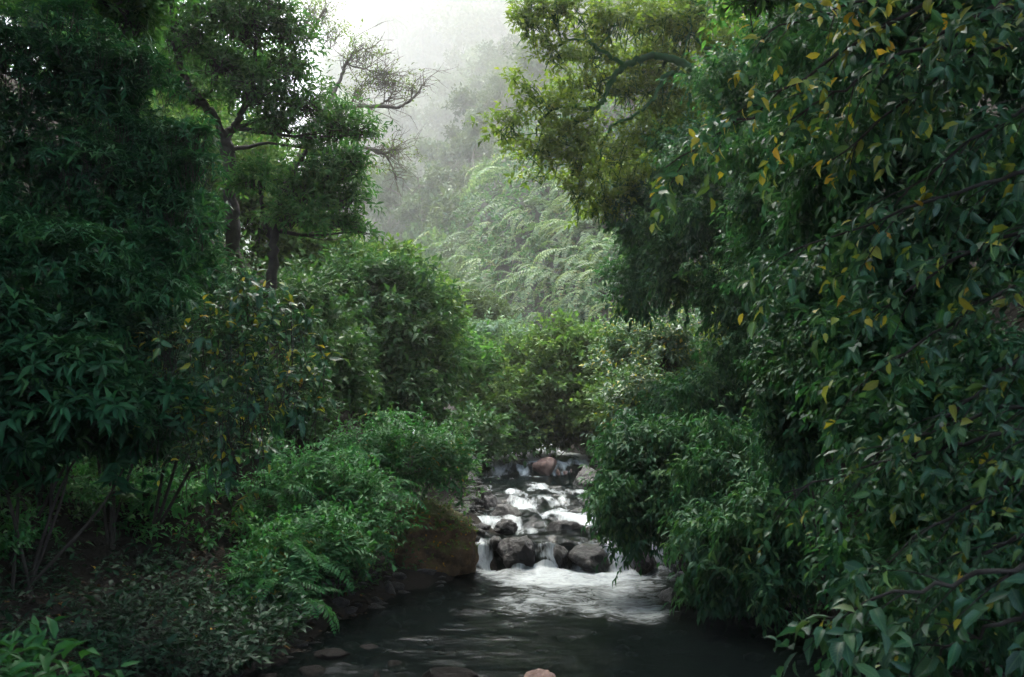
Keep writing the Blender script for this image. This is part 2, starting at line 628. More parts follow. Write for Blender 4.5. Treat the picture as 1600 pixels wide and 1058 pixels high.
def ground_h(x, y, rough=True):
    x = np.asarray(x, float)
    y, scale = fold(y)
    x = x / scale
    xr = np.interp(y, XR[:, 0], XR[:, 1]); xl = np.interp(y, XL[:, 0], XL[:, 1])
    p = np.stack([x, y, np.zeros_like(x)], -1).reshape(-1, 3)
    if rough:
        w = fbm(p * .35, 3, 5).reshape(x.shape)
        xr = xr + .25 * w; xl = xl + .25 * fbm(p * .35 + 40, 3, 6).reshape(x.shape)
    lev = level(y)
    c = (xr + xl) / 2
    hw = (xr - xl) / 2
    t = np.clip(np.abs(x - c) / np.maximum(hw, .1), 0, 1)
    bed = lev - .38 * (1 - t ** 3)
    er = np.maximum(x - xr, 0); el = np.maximum(xl - x, 0)
    sr = np.interp(y, [0, 12, 15, 22, 30, 36, 44, 60, 75, 110, 160, 250, 400], [1.3, 1.3, 1.5, 1.75, 1.9, 2.3, 2.2, 1.6, 1.2, 1.2, 1.3, 1.9, 2.6])
    foot_r = np.interp(y, [0, 14, 24, 28, 34, 40, 60], [.5, .8, 1.5, 3.2, 3.0, 2.0, 1.0])
    hr = .45 * (1 - np.exp(-er / .3)) + .35 * np.minimum(er, foot_r) + sr * np.maximum(er - foot_r, 0)
    cap = np.interp(y, [0, 30, 60, 120, 250, 400], [22, 26, 45, 95, 180, 250])
    hr = cap * (1 - np.exp(-hr / cap))
    fl = np.interp(y, [-30, 0, 7, 9, 12, 14, 16, 19, 30, 60], [2, 2.4, 2.8, 2.9, 2.3, 1.6, 1.0, .8, 1.0, 4.0])
    sl = np.interp(y, [0, 9, 13, 16, 24, 34, 60, 120, 200], [1.4, 1.5, 1.4, 1.15, 1.15, .85, 1.0, 1.5, 1.7])
    hl = .22 * (1 - np.exp(-el / .25)) + .13 * np.minimum(el, fl) + sl * np.maximum(el - fl, 0)
    capl = np.interp(y, [0, 60, 200, 400], [22, 34, 100, 170])
    hl = capl * (1 - np.exp(-hl / capl))
    h = bed + np.where(er > 0, hr, 0) + np.where(el > 0, hl, 0)
    if rough:
        e = np.maximum(er, el)
        far = np.clip(np.hypot(x, y - 10) / 60, 0, 5)
        amp = .05 + np.clip(e * .10, 0, .5) + far * .9
        p2 = np.stack([x, y, h * .5], -1).reshape(-1, 3)
        h = h + amp * fbm(p2 / (1.2 + 3 * far.reshape(-1, 1)), 4, 9).reshape(x.shape)
    return h * scale


def ray_ground(px, py, dmax=1900.0, dmin=4.0):
    """where the lines of sight meet the ground"""
    n = len(px)
    d = np.exp(np.linspace(math.log(dmin), math.log(dmax), 330))
    v = fwd[None] + rgt[None] * ((px - W / 2) / F)[:, None] + upv[None] * ((H / 2 - py) / F)[:, None]
    v = v / v[:, 1:2]
    P = CAM[None, None] + v[:, None, :] * d[None, :, None]
    g = ground_h(P[..., 0].ravel(), P[..., 1].ravel(), False).reshape(n, -1)
    hit = P[..., 2] < g
    k = np.argmax(hit, 1)
    ok = hit.any(1)
    return P[np.arange(n), k], ok


def axis_grid(spans):
    out = [np.array([spans[0][0]])]
    for a, b, n in spans:
        out.append(np.linspace(a, b, n + 1)[1:])
    return np.concatenate(out)


gx = axis_grid([(-1600, -400, 30), (-400, -60, 50), (-60, -14, 46), (-14, -5, 50), (-5, 6, 90), (6, 14, 45), (14, 60, 46), (60, 300, 40), (300, 1600, 24)])
gy = axis_grid([(-120, -10, 22), (-10, 4, 28), (4, 28, 165), (28, 60, 70), (60, 200, 80), (200, 600, 60), (600, 1700, 45)])
GX, GY = np.meshgrid(gx, gy)
GZ = ground_h(GX, GY)
nx, ny = len(gx), len(gy)
ii = (np.arange(ny - 1)[:, None] * nx + np.arange(nx - 1)[None, :]).ravel()
me = mesh_np('ground', np.stack([GX, GY, GZ], -1).reshape(-1, 3), None, None, M['soil'], F4=np.stack([ii, ii + 1, ii + nx + 1, ii + nx], -1))
ground = obj('ground', me, kind='structure')
ground['label'] = 'dark soil floor and steep banks of the forest gorge'

# ------------------------------------------------------------------ water
wy = axis_grid([(-20, 6, 40), (6, 11, 90), (11, 15.5, 120), (15.5, 16.3, 50), (16.3, 24, 200), (24, 27, 70), (27, 40, 40)])
wu = np.linspace(-1, 1, 120)
WU, WY = np.meshgrid(wu, wy)
cxr = foot(WY, XR) + .5
cxl = foot(WY, XL) - .5
WX = (cxr + cxl) / 2 + WU * (cxr - cxl) / 2
lvl = level(WY + .10 * np.sin(WX * 5.0) + .07 * np.sin(WX * 11.3 + 1))
q = np.stack([WX, WY, 0 * WX], -1).reshape(-1, 3)
slope = np.interp(WY, [-20, 14, 15.6, 16.4, 22.8, 23.3, 26, 26.5, 28], [.12, .5, 1.0, 1.0, 1.0, .35, .5, 1, 1])
waves = (.018 * fbm(q * np.array([1.4, 2.6, 1]), 3, 21) + .034 * slope.ravel() * fbm(q * np.array([3.4, 2.6, 1]), 4, 31)).reshape(WX.shape)
riff = np.clip((slope - .6) / .4, 0, 1)
waves = waves + riff * .05 * fbm(q * np.array([2.2, 1.6, 1]) + 9, 3, 77).reshape(WX.shape)
WZ = lvl + waves
# foam where the water is aerated: under the fall, on the steps of the riffle
n1 = fbm(q * np.array([3.0, 1.1, 1]) + 3, 4, 41).reshape(WX.shape)
n2 = fbm(q * np.array([1.1, .8, 1]) + 7, 3, 43).reshape(WX.shape)
plume_c = np.interp(WY, [11, 12.5, 14, 15.8], [.55, .75, .95, .9])
plume_w = np.interp(WY, [10.4, 11.6, 12.6, 14, 15.3, 15.9], [.3, 1.0, 1.25, 1.15, 1.45, 1.75])
pl = np.exp(-((WX - plume_c) / np.maximum(plume_w, .05)) ** 4)
pl = pl * np.interp(WY, [11.0, 12.2, 13.2, 14.6, 15.5, 15.8, 16.2], [0, .5, .86, .82, 1.0, 1.05, 1.0])
foam = pl + (.30 * n2 + .12 * n1) * np.clip(pl * 4, 0, 1)
step = np.interp(WY, [15.7, 15.8, 16.15, 16.5, 17.2, 17.9, 18.5, 19.4, 20.2, 20.8, 21.8, 22.7, 23.1, 23.6, 25.3, 25.9, 26.3, 28], [0, .95, .9, .45, .50, .62, .66, .48, .60, .64, .45, .55, .35, .04, .04, .5, 1.0, .9])
fr = (WY > 15.75)
foam = np.where(fr, step - .12 + .75 * n1 + .25 * n2, foam)
foam = np.clip(foam, 0, 1)
rows, colsn = WX.shape
ii = (np.arange(rows - 1)[:, None] * colsn + np.arange(colsn - 1)[None, :]).ravel()
m, N, L = new_mat('stream_water')
out = N.new('ShaderNodeOutputMaterial')
fa = N.new('ShaderNodeAttribute'); fa.attribute_name = 'foam'
tc = N.new('ShaderNodeTexCoord')
mp = N.new('ShaderNodeMapping'); mp.inputs['Scale'].default_value = (13.0, 2.4, 3.0)
L.new(tc.outputs['Object'], mp.inputs[0])
fn = N.new('ShaderNodeTexNoise'); fn.inputs['Scale'].default_value = 1.0; fn.inputs['Detail'].default_value = 9; fn.inputs['Roughness'].default_value = .72; fn.inputs['Distortion'].default_value = .65
L.new(mp.outputs[0], fn.inputs['Vector'])
mpp = N.new('ShaderNodeMapping'); mpp.inputs['Scale'].default_value = (4.2, 5.5, 3.0)
L.new(tc.outputs['Object'], mpp.inputs[0])
fp = N.new('ShaderNodeTexNoise'); fp.inputs['Scale'].default_value = 1.0; fp.inputs['Detail'].default_value = 10; fp.inputs['Roughness'].default_value = .68; fp.inputs['Distortion'].default_value = 1.2
L.new(mpp.outputs[0], fp.inputs['Vector'])
fl_ = N.new('ShaderNodeAttribute'); fl_.attribute_name = 'fall'
fmx = N.new('ShaderNodeMix'); fmx.data_type = 'FLOAT'
L.new(fl_.outputs['Fac'], fmx.inputs[0]); L.new(fp.outputs['Fac'], fmx.inputs[2]); L.new(fn.outputs['Fac'], fmx.inputs[3])
ad = N.new('ShaderNodeMath'); ad.operation = 'MULTIPLY_ADD'; ad.inputs[1].default_value = 1.5; ad.inputs[2].default_value = -.75
L.new(fmx.outputs[0], ad.inputs[0])
ad2 = N.new('ShaderNodeMath'); ad2.operation = 'ADD'
L.new(fa.outputs['Fac'], ad2.inputs[0]); L.new(ad.outputs[0], ad2.inputs[1])
mr = N.new('ShaderNodeMapRange'); mr.interpolation_type = 'SMOOTHSTEP'
mr.inputs['From Min'].default_value = .28; mr.inputs['From Max'].default_value = 1.25
L.new(ad2.outputs[0], mr.inputs['Value'])
bn = N.new('ShaderNodeTexNoise'); bn.inputs['Scale'].default_value = 5.0; bn.inputs['Detail'].default_value = 6
mp2 = N.new('ShaderNodeMapping'); mp2.inputs['Scale'].default_value = (1.0, 2.2, 1.0)
L.new(tc.outputs['Object'], mp2.inputs[0]); L.new(mp2.outputs[0], bn.inputs['Vector'])
bp = N.new('ShaderNodeBump'); bp.inputs['Strength'].default_value = .35; bp.inputs['Distance'].default_value = .05
L.new(bn.outputs['Fac'], bp.inputs['Height'])
tr = N.new('ShaderNodeBsdfTransparent'); tr.inputs['Color'].default_value = (.30, .34, .31, 1)
df = N.new('ShaderNodeBsdfDiffuse'); df.inputs['Color'].default_value = (.005, .009, .009, 1)
body = N.new('ShaderNodeMixShader'); body.inputs[0].default_value = .45
L.new(tr.outputs[0], body.inputs[1]); L.new(df.outputs[0], body.inputs[2])
gl = N.new('ShaderNodeBsdfGlossy'); gl.inputs['Roughness'].default_value = .06
L.new(bp.outputs[0], gl.inputs['Normal'])
fz = N.new('ShaderNodeFresnel'); fz.inputs['IOR'].default_value = 1.33
L.new(bp.outputs[0], fz.inputs['Normal'])
surf = N.new('ShaderNodeMixShader')
fm = N.new('ShaderNodeMath'); fm.operation = 'MULTIPLY'; fm.inputs[1].default_value = .32
L.new(fz.outputs[0], fm.inputs[0]); L.new(fm.outputs[0], surf.inputs[0]); L.new(body.outputs[0], surf.inputs[1]); L.new(gl.outputs[0], surf.inputs[2])
fo = N.new('ShaderNodeBsdfPrincipled'); fo.inputs['Base Color'].default_value = (.46, .51, .52, 1); fo.inputs['Roughness'].default_value = .5
bp3 = N.new('ShaderNodeBump'); bp3.inputs['Strength'].default_value = .5; bp3.inputs['Distance'].default_value = .06
L.new(fmx.outputs[0], bp3.inputs['Height']); L.new(bp3.outputs[0], fo.inputs['Normal'])
fin = N.new('ShaderNodeMixShader')
mr.inputs['To Max'].default_value = .85
L.new(mr.outputs[0], fin.inputs[0]); L.new(surf.outputs[0], fin.inputs[1]); L.new(fo.outputs[0], fin.inputs[2])
L.new(fin.outputs[0], out.inputs['Surface'])
M['water'] = m
me = mesh_np('water', np.stack([WX, WY, WZ], -1).reshape(-1, 3), None, {'foam': foam.ravel(), 'fall': np.interp(WY, [15.3, 15.8], [0, 1]).ravel()}, m, F4=np.stack([ii, ii + 1, ii + colsn + 1, ii + colsn], -1))
water = obj('water', me, kind='structure')
water['label'] = 'dark stream with white foam running over low rapids into a pool'


# ------------------------------------------------------------------ rocks
def ico(sub):
    bm = bmesh.new()
    bmesh.ops.create_icosphere(bm, subdivisions=sub, radius=1.0)
    V = np.array([v.co[:] for v in bm.verts])
    Fc = np.array([[v.index for v in f.verts] for f in bm.faces])
    bm.free()
    return V, Fc


ICO5, ICO4, ICO3 = ico(5), ico(4), ico(3)


def rock_mesh(seed, dims, mat, fine=True, cuts=11, box=0.0):
    r = np.random.default_rng(seed)
    V, Fc = (ICO5 if mat is M['mossy'] else ICO4) if fine else ICO3
    V = V.copy()
    if box:
        V = np.sign(V) * np.abs(V) ** (1 - box)
    for k in range(cuts):
        n = norm(r.normal(0, 1, 3))
        c = r.uniform(.55, .9)
        s = V @ n
        V = V - np.maximum(s - c, 0)[:, None] * n * .92
    V = V * (1 + .10 * fbm(V * 1.5 + seed, 3, seed)[:, None])
    V = V + norm(V) * (.075 * fbm(V * 4.0 + seed, 4, seed + 5, .6))[:, None]
    V = V * np.asarray(dims)[None] * np.array([.96, .98, .98])
    return mesh_np('rock', V, Fc, None, mat)


def rock(name, label, px0, px1, py0, py1, d, mat='rock', seed=1, depth=None, cat='rock', group=None, sink=.30, rz=0.0, box=0.0, cuts=11, fine=True):
    a, b = at(px0, py1, d), at(px1, py0, d)
    w, h = (b[0] - a[0]) / 2, (b[2] - a[2])
    hh = h / 2 * (1 + sink)
    c = np.array([(a[0] + b[0]) / 2, d + (depth or w) * .6, b[2] - hh])
    o = obj(name, rock_mesh(seed, (w, depth or w, hh), M[mat], fine, cuts, box), loc=c)
    o.rotation_euler.z = rz
    return tag(o, label, cat, group)


rock('boulder', 'big brown mossy boulder overhanging the pool beside the fall', 606, 752, 780, 900, 15.1, 'mossy', 3, .75, 'boulder', sink=.25, box=.12, cuts=17)
rock('rock', 'squat dark block of rock splitting the fall in two', 774, 838, 842, 890, 15.75, 'rock', 7, .34, sink=.5, box=.35, cuts=8)
rock('rock', 'dark rounded ledge rock beside the fall, half under hanging leaves', 888, 958, 853, 892, 15.6, 'rock', 9, .5, sink=.5)
rock('rock', 'small wet rock in the thin curtain of the fall', 858, 892, 852, 886, 15.85, 'rock', 12, .25, sink=.5)
rock('rock', 'dark wedge-shaped rock in the middle of the rapids', 850, 926, 815, 846, 17.2, 'rock', 15, .36, sink=.5)
rock('rock', 'dark humped rock at the left edge of the rapids', 768, 822, 784, 820, 18.4, 'rock', 18, .4, sink=.5)
rock('rock', 'low flat rock below the humped rock at the rapids edge', 766, 812, 812, 832, 17.3, 'rock', 21, .3, sink=.7)
rock('rock', 'small cobble on the lip of the fall against the mossy boulder', 764, 784, 832, 852, 16.1, 'rock', 24, .16, sink=.6, fine=False)
rock('rock', 'low wet rock the rapids pour over, right of midstream', 882, 928, 794, 812, 19.1, 'rock', 27, .3, sink=.8)
rock('rock', 'small dark rock in the upper rapids under the right bank', 903, 936, 780, 794, 20.4, 'rock', 30, .22, sink=.8)
rock('rock', 'fist-sized dark stone in the foam of the upper step', 790, 809, 747, 758, 24.8, 'rock', 33, .16, sink=.8, fine=False)
rock('boulder', 'black boulder against the right bank by the upper pool', 889, 945, 728, 776, 22.6, 'rock', 36, .5, 'boulder', sink=.4)
rock('boulder', 'pinkish pointed boulder at the head of the upper pool', 822, 874, 712, 752, 26.2, 'pink', 39, .4, 'boulder', sink=.3)
for k, (a_, b_, c_, d_) in enumerate([(866, 878, 733, 751), (876, 890, 735, 752), (888, 902, 731, 753)]):
    rock('rock', ['round pink stone touching the pinkish pointed boulder', 'middle one of the three pink stones in a row', 'pink stone next to the black boulder'][k],
         a_, b_, c_, d_, 26.2, 'pink', 50 + k, .2, group='row of pink stones', sink=.6, fine=False)
rock('rock', 'reddish slab lying left of the pinkish pointed boulder', 796, 832, 730, 748, 26.8, 'pink', 55, .4, sink=.6)
rock('rock', 'pale rock where the foam enters the upper pool', 747, 772, 734, 748, 26.4, 'rock', 58, .25, sink=.6, fine=False)
rock('rock', 'dark rock under the ferns above the left rapids', 744, 778, 768, 800, 20.0, 'rock', 61, .35, sink=.5)
rock('rock', 'brown stone at the water edge below the fern bank', 586, 622, 908, 930, 13.6, 'rock', 64, .2, sink=.8, fine=False)
rock('rock', 'grey rock behind the tips of the hanging leaves', 984, 1034, 846, 892, 15.5, 'rock', 67, .4, sink=.5)
rock('rock', 'dark bank rock at the foot of the right bank', 1026, 1078, 922, 958, 13.2, 'rock', 70, .35, sink=.6)
rock('rock', 'pinkish wet rock breaking the water at the bottom edge', 815, 884, 1047, 1078, 9.0, 'pink', 73, .3, sink=.8)
rock('rock', 'flat pale wet stone awash at the bottom edge', 645, 750, 1050, 1068, 9.15, 'wet', 76, .25, sink=1.2)
for k, (a_, b_, c_, d_, e_) in enumerate([(470, 560, 1004, 1022, 10.2), (540, 612, 1000, 1016, 10.6), (452, 520, 1030, 1052, 9.6), (590, 640, 1026, 1040, 9.9), (400, 455, 1010, 1036, 9.9), (380, 440, 1040, 1064, 9.3), (568, 600, 1044, 1060, 9.3)]):
    rock('rock', 'dark wet stone awash in the shallows by the left shore', a_ + 8, b_ - 8, d_ - 5, d_ + 2, e_, 'wet', 80 + k, .18, group='stones awash by the left shore', sink=1.4, fine=False)
for k, (a_, b_, c_, d_, e_) in enumerate([(296, 350, 780, 806, 11.2), (318, 372, 824, 846, 10.8), (290, 330, 868, 885, 10.0)]):
    rock('rock', ['brown rock step high on the steep little path', 'middle rock step of the steep little path', 'low rock step where the path meets the litter'][k], a_, b_, (c_ + d_) / 2, d_, float(ray_ground(np.array([(a_ + b_) / 2.0]), np.array([d_ * 1.0]))[0][0][1]), 'rock', 95 + k, .3, group='rock steps of the path', sink=.9)
# cobbles of the bed, too many to count
Vs, Fs, nb = [], [], 0
v0, f0 = ico(1)
gy_ = rng.uniform(7.5, 27, 900)
gl_, gr_ = foot(gy_, XL), foot(gy_, XR)
gx_ = np.choose(rng.integers(0, 3, 900), [gl_ + rng.uniform(-.5, .7, 900), gr_ + rng.uniform(-.6, .4, 900), gl_ + (gr_ - gl_) * rng.random(900)])
gx_ = np.where((gy_ > 15.3) & (gx_ > gl_ + .25) & (gx_ < gr_ - .25), gl_ - .2, gx_)
gz_ = ground_h(gx_, gy_)
for k in range(900):
    s = rng.uniform(.04, .13)
    vv = v0 * (1 + .25 * rng.normal(0, 1, (len(v0), 1)).clip(-1, 1)) * s * np.array([1.2, 1, .6])
    Vs.append(vv + np.array([gx_[k], gy_[k], gz_[k]])); Fs.append(f0 + nb); nb += len(v0)
g = obj('gravel', mesh_np('gravel', np.concatenate(Vs), np.concatenate(Fs), None, M['rock']), kind='stuff')
tag(g, 'dark wet cobbles along the bed and edges of the stream', 'gravel')


# ------------------------------------------------------------------ plants
def px_blobs(specs):
    """(px, py, d, half width px, half height px[, depth radius m]) -> world ellipsoids"""
    out = []
    for s in specs:
        px, py, d, a, b = s[:5]
        rx, rz = a * d / F, b * d / F
        ry = s[5] if len(s) > 5 else (rx + rz) / 2
        out.append((at(px, py, d), np.array([rx, ry, rz])))
    return out


def base_point(blobs, down=None):
    c = np.mean([b[0] for b in blobs], 0)
    z = float(ground_h(np.array([c[0]]), np.array([c[1]]))[0])
    zmin = min(b[0][2] - b[1][2] for b in blobs)
    sg = -1 if c[0] < 0 else 1
    x, y = c[0] + sg * .6, c[1] + .9
    z = float(ground_h(np.array([x]), np.array([y]))[0])
    return np.array([x, y, min(z, c[2])])


STY = dict(
    whorl=dict(mat='whorl', templ='leaf5', style='whorl', n=8, ln=.125, wd=.031, stem=.15, spread=1.1, droop=.22, up=.75),
    broad=dict(mat='broad', templ='leaf8', style='spiral', n=6, ln=.107, wd=.05, stem=.22, spread=.95, droop=.35, young=.10),
    hang=dict(mat='hang', templ='leaf5', style='alt', n=9, ln=.125, wd=.042, stem=.42, spread=.75, droop=.75),
    small=dict(mat='small', templ='leaf5', style='spiral', n=7, ln=.15, wd=.065, stem=.32, spread=.9, droop=.2),
    olive=dict(mat='olive', templ='leaf5', style='spiral', n=8, ln=.12, wd=.058, stem=.34, spread=.9, droop=.2),
    tree=dict(mat='tree', templ='leaf5', style='spiral', n=6, ln=.17, wd=.055, stem=.30, spread=.95, droop=.22),
    bush=dict(mat='yellow_green', templ='diamond', style='spiral', n=7, ln=.19, wd=.10, stem=.42, spread=.9, droop=.12),
    glau=dict(mat='glaucous', templ='diamond', style='spiral', n=9, ln=.17, wd=.08, stem=.4, spread=.9, droop=.3),
)


def foliage(r, blobs, count, sty, out_up=.35, low=-.6, inner=.08, **over):
    s = dict(STY[sty]); s.update(over)
    lv = Leaves()
    count = int(count * .68)
    bl = lump(r, blobs)
    P, D = blob_points(r, bl, count, low)
    stray = r.random(len(P)) < .13
    mr_ = float(np.mean([b_[1].mean() for b_ in blobs]))
    P = P + D * (stray * r.uniform(.05, .42, len(P)) * mr_)[:, None]
    D = norm(D + np.array([0, 0, s.get('up', out_up)]) + r.normal(0, .35, D.shape))
    st = s['stem'] * r.uniform(.6, 1.4, len(P))
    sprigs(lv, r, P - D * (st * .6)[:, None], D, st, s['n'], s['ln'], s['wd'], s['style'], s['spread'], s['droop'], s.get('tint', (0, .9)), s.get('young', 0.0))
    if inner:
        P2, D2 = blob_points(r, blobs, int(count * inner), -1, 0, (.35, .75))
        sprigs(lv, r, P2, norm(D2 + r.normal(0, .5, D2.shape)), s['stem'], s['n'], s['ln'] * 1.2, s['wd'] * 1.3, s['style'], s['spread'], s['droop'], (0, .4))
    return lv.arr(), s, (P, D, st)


def bez(A, B, C, t):
    return A * (1 - t) ** 2 + B * (2 * t * (1 - t)) + C * t ** 2


def spray_foliage(r, A, B, C, s, per=5, t0=.25):
    """leafy shoots left and right along curved branchlets A-B-C"""
    lv = Leaves()
    m = len(A)
    for k in range(per + 1):
        last = k == per
        t = np.full((m, 1), 1.0) if last else t0 + (1 - t0) * (k + r.random((m, 1))) / per
        P = bez(A, B, C, t)
        T = norm(2 * (1 - t) * (B - A) + 2 * t * (C - B))
        S = norm(np.cross(T, np.array([0, 0, 1.0])))
        sg = np.where(r.random((m, 1)) < .5, -1, 1) if k % 2 else np.where(np.arange(m)[:, None] % 2 == 0, 1, -1)
        D = T + r.normal(0, .2, T.shape) if last else T * .6 + S * sg * .8 + r.normal(0, .45, T.shape) + np.array([0, 0, s.get('lift', .15)])
        sprigs(lv, r, P, norm(D), s['stem'] * r.uniform(.5, 1.4, m), s['n'], s['ln'], s['wd'], s['style'], s['spread'], s['droop'], s.get('tint', (0, .9)), s.get('young', 0.0))
    return lv.arr()


def branchlet_mesh(A, B, C, rad, mat, origin, name='twigs'):
    k = len(A)
    ts = [0, .25, .5, .75, 1]
    U, Vv = frame_of(norm(C - A))
    ang = np.array([0, 2.094, 4.189])
    ring = np.cos(ang)[None, :, None] * U[:, None] + np.sin(ang)[None, :, None] * Vv[:, None]
    V = np.concatenate([bez(A, B, C, t)[:, None] + ring * rad * (1 - .75 * t) for t in ts], 1)
    o = np.arange(k)[:, None, None] * 15
    j = np.arange(3)
    q1 = np.stack([j, (j + 1) % 3, 3 + (j + 1) % 3, 3 + j], -1)
    fq = np.concatenate([q1 + 3 * i for i in range(4)])[None] + o
    return mesh_np(name, V.reshape(-1, 3) - np.asarray(origin), None, None, mat, F4=fq.reshape(-1, 4))


def blob_branchlets(r, blobs, total):
    R = np.array([b[1] for b in blobs])
    C0 = np.array([b[0] for b in blobs])
    area = R[:, 0] * R[:, 1] + R[:, 1] * R[:, 2] + R[:, 0] * R[:, 2]
    k = r.choice(len(blobs), total, p=area / area.sum())
    d = norm(r.normal(0, 1, (total, 3)))
    d[:, 2] = np.where(d[:, 2] < -.55, -d[:, 2], d[:, 2])
    A = C0[k] + r.normal(0, .25, (total, 3)) * R[k] - np.array([0, 0, .3]) * R[k]
    C = C0[k] + d * R[k] * r.uniform(.55, 1.45, (total, 1)) + np.array([0, 0, .12]) * R[k]
    B = (A + C) / 2 + np.array([0, 0, .22]) * np.linalg.norm(C - A, axis=1, keepdims=True)
    return A, B, C


def boughs(name, label, cat, group, lst, seed, sty, nsub=16, sub_len=.55, n_obj=280, per=4, **over):
    """boughs (photo-plane control points) with side branchlets full of leaves"""
    r = np.random.default_rng(seed)
    s = dict(STY[sty]); s.update(over)
    b0 = at(*lst[0][0])
    root = thing(name, label, cat, b0, group)
    As, Bs, Cs = [], [], []
    for ctrl in lst:
        p = smooth_path([at(*c) for c in ctrl], 22, .012, r)
        t = Tubes(); t.add(p, np.linspace(.020, .005, 22), 6)
        obj('bough', t.mesh('bough', M['bark'], b0), root)
        for k in range(nsub):
            u = .12 + .88 * (k + r.random()) / nsub
            i = min(int(u * 21), 20)
            a = p[i]
            T = norm(p[i + 1] - p[i])
            S = norm(np.cross(T, np.array([0, 0, 1.0])))
            d = norm(T * .8 + S * r.choice([-1, 1]) * r.uniform(.2, 1.0) + np.array([0, 0, r.uniform(-.75, .35)]))
            ln = sub_len * r.uniform(.5, 1.3) * (1.15 - .5 * u)
            c = a + d * ln + np.array([0, 0, -.18 * ln])
            As.append(a); Cs.append(c); Bs.append((a + c) / 2 + np.array([0, 0, .16 * ln]))
    A, B, C = map(np.array, (As, Bs, Cs))
    arrs = spray_foliage(r, A, B, C, s, per)
    if n_obj:
        arrs = split_leaves(arrs, n_obj, root, s['mat'] + s['templ'], s['templ'], M[s['mat']], r)
    obj('foliage', leaf_mesh('foliage', arrs, s['templ'], M[s['mat']], b0), root, kind='stuff')
    obj('twigs', branchlet_mesh(A, B, C, .006, M['bark'], b0), root, kind='stuff')
    return root


def stems_part(root, r, blobs, base, mat='bark', rad=.02, name='stem', ends=None):
    o0 = np.array(root.location)
    for c, rd in (ends or blobs):
        mid = (base + c) / 2 + r.normal(0, .12, 3) * np.linalg.norm(c - base) * .5
        mid[2] += .1 * np.linalg.norm(c - base)
        p = smooth_path([base + r.normal(0, .06, 3), mid, c], 10)
        t = Tubes(); t.add(p, np.linspace(rad, rad * .4, 10), 5)
        obj(name, t.mesh(name, M[mat], o0), root)


def twig_mesh(r, P, D, st, rad, mat, origin, name='twigs', back=1.1, limit=1500):
    """one thin curved twig for every shoot"""
    k = len(P)
    if k > limit:
        i = r.choice(k, limit, replace=False)
        P, D, st = P[i], D[i], st[i]
        k = limit
    a = P - D * (st * back)[:, None] - np.array([0, 0, .25]) * st[:, None]
    b = P - D * (st * .5)[:, None]
    c = P + D * (st * .4)[:, None]
    U, Vv = frame_of(norm(c - a))
    ang = np.array([0, 2.094, 4.189])
    ring = np.cos(ang)[None, :, None] * U[:, None] + np.sin(ang)[None, :, None] * Vv[:, None]
    V = np.concatenate([a[:, None] + ring * rad, b[:, None] + ring * rad * .8, c[:, None] + ring * rad * .4], 1)
    o = np.arange(k)[:, None, None] * 9
    j = np.arange(3)
    q1 = np.stack([j, (j + 1) % 3, 3 + (j + 1) % 3, 3 + j], -1)
    fq = np.concatenate([q1, q1 + 3])[None] + o
    return mesh_np(name, V.reshape(-1, 3) - np.asarray(origin), None, None, mat, F4=fq.reshape(-1, 4))


def shrub(name, label, specs, count, sty, seed, cat='shrub', group=None, n_obj=0, twigs=False, stem_rad=.02, ends=None, base=None, spray=0, **over):
    r = np.random.default_rng(seed)
    blobs = px_blobs(specs)
    b0 = base_point(blobs) if base is None else np.asarray(base, float)
    root = thing(name, label, cat, b0, group)
    if spray:
        s = dict(STY[sty]); s.update({k_: v_ for k_, v_ in over.items() if k_ not in ('inner', 'out_up', 'low')})
        A, B, C = blob_branchlets(r, blobs, count)
        arrs = spray_foliage(r, A, B, C, s, spray)
        obj('twigs', branchlet_mesh(A, B, C, .008, M['bark'], b0), root, kind='stuff')
    else:
        arrs, s, sp = foliage(r, blobs, count, sty, **over)
    if n_obj:
        arrs = split_leaves(arrs, n_obj, root, s['mat'] + s['templ'], s['templ'], M[s['mat']], r)
    obj('foliage', leaf_mesh('foliage', arrs, s['templ'], M[s['mat']], b0), root, kind='stuff')
    if twigs:
        obj('twigs', twig_mesh(r, *sp, .004, M['bark'], b0), root, kind='stuff')
    stems_part(root, r, blobs, b0, rad=stem_rad, ends=ends)
    return root


# ---- left bank: tall shrubs with rosettes of narrow leaves
shrub('bank_shrub', 'tall shrub with rosettes of narrow leaves filling the upper left corner', [(30, 120, 10.2, 140, 95), (150, 165, 10.4, 100, 75), (-70, 240, 10, 130, 120), (215, 120, 10.9, 50, 40)], 3800, 'whorl', 101, n_obj=240, twigs=True, group='rosette-leaved shrubs of the left bank')
shrub('bank_shrub', 'sunlit shrub of narrow rosette leaves just left of the twin tree trunks', [(240, 265, 10.6, 90, 65), (140, 300, 10.2, 110, 80), (290, 340, 11.4, 40, 60), (220, 360, 10.6, 90, 70)], 3300, 'whorl', 102, n_obj=240, twigs=True, group='rosette-leaved shrubs of the left bank')
shrub('bank_shrub', 'shaded rosette-leaved shrub at mid height along the left edge', [(60, 450, 9.6, 150, 95), (210, 470, 10.2, 100, 80), (-60, 400, 9.4, 110, 100), (120, 540, 9.8, 150, 60)], 4200, 'whorl', 103, n_obj=170, group='rosette-leaved shrubs of the left bank')
shrub('bank_shrub', 'very dark shrub overhanging the black hollow at the left edge', [(60, 630, 8.8, 130, 80), (-60, 600, 8.6, 110, 110), (170, 650, 9.2, 80, 60), (0, 700, 9.4, 140, 50), (210, 700, 10, 70, 50)], 3400, 'whorl', 104, n_obj=120, group='rosette-leaved shrubs of the left bank', ln=.16, wd=.05)
shrub('bank_shrub', 'slim shrub in front of the trunk foot at the edge of the left bank', [(300, 430, 12, 45, 60), (270, 500, 11.4, 60, 60)], 1100, 'whorl', 105, n_obj=100, group='rosette-leaved shrubs of the left bank')
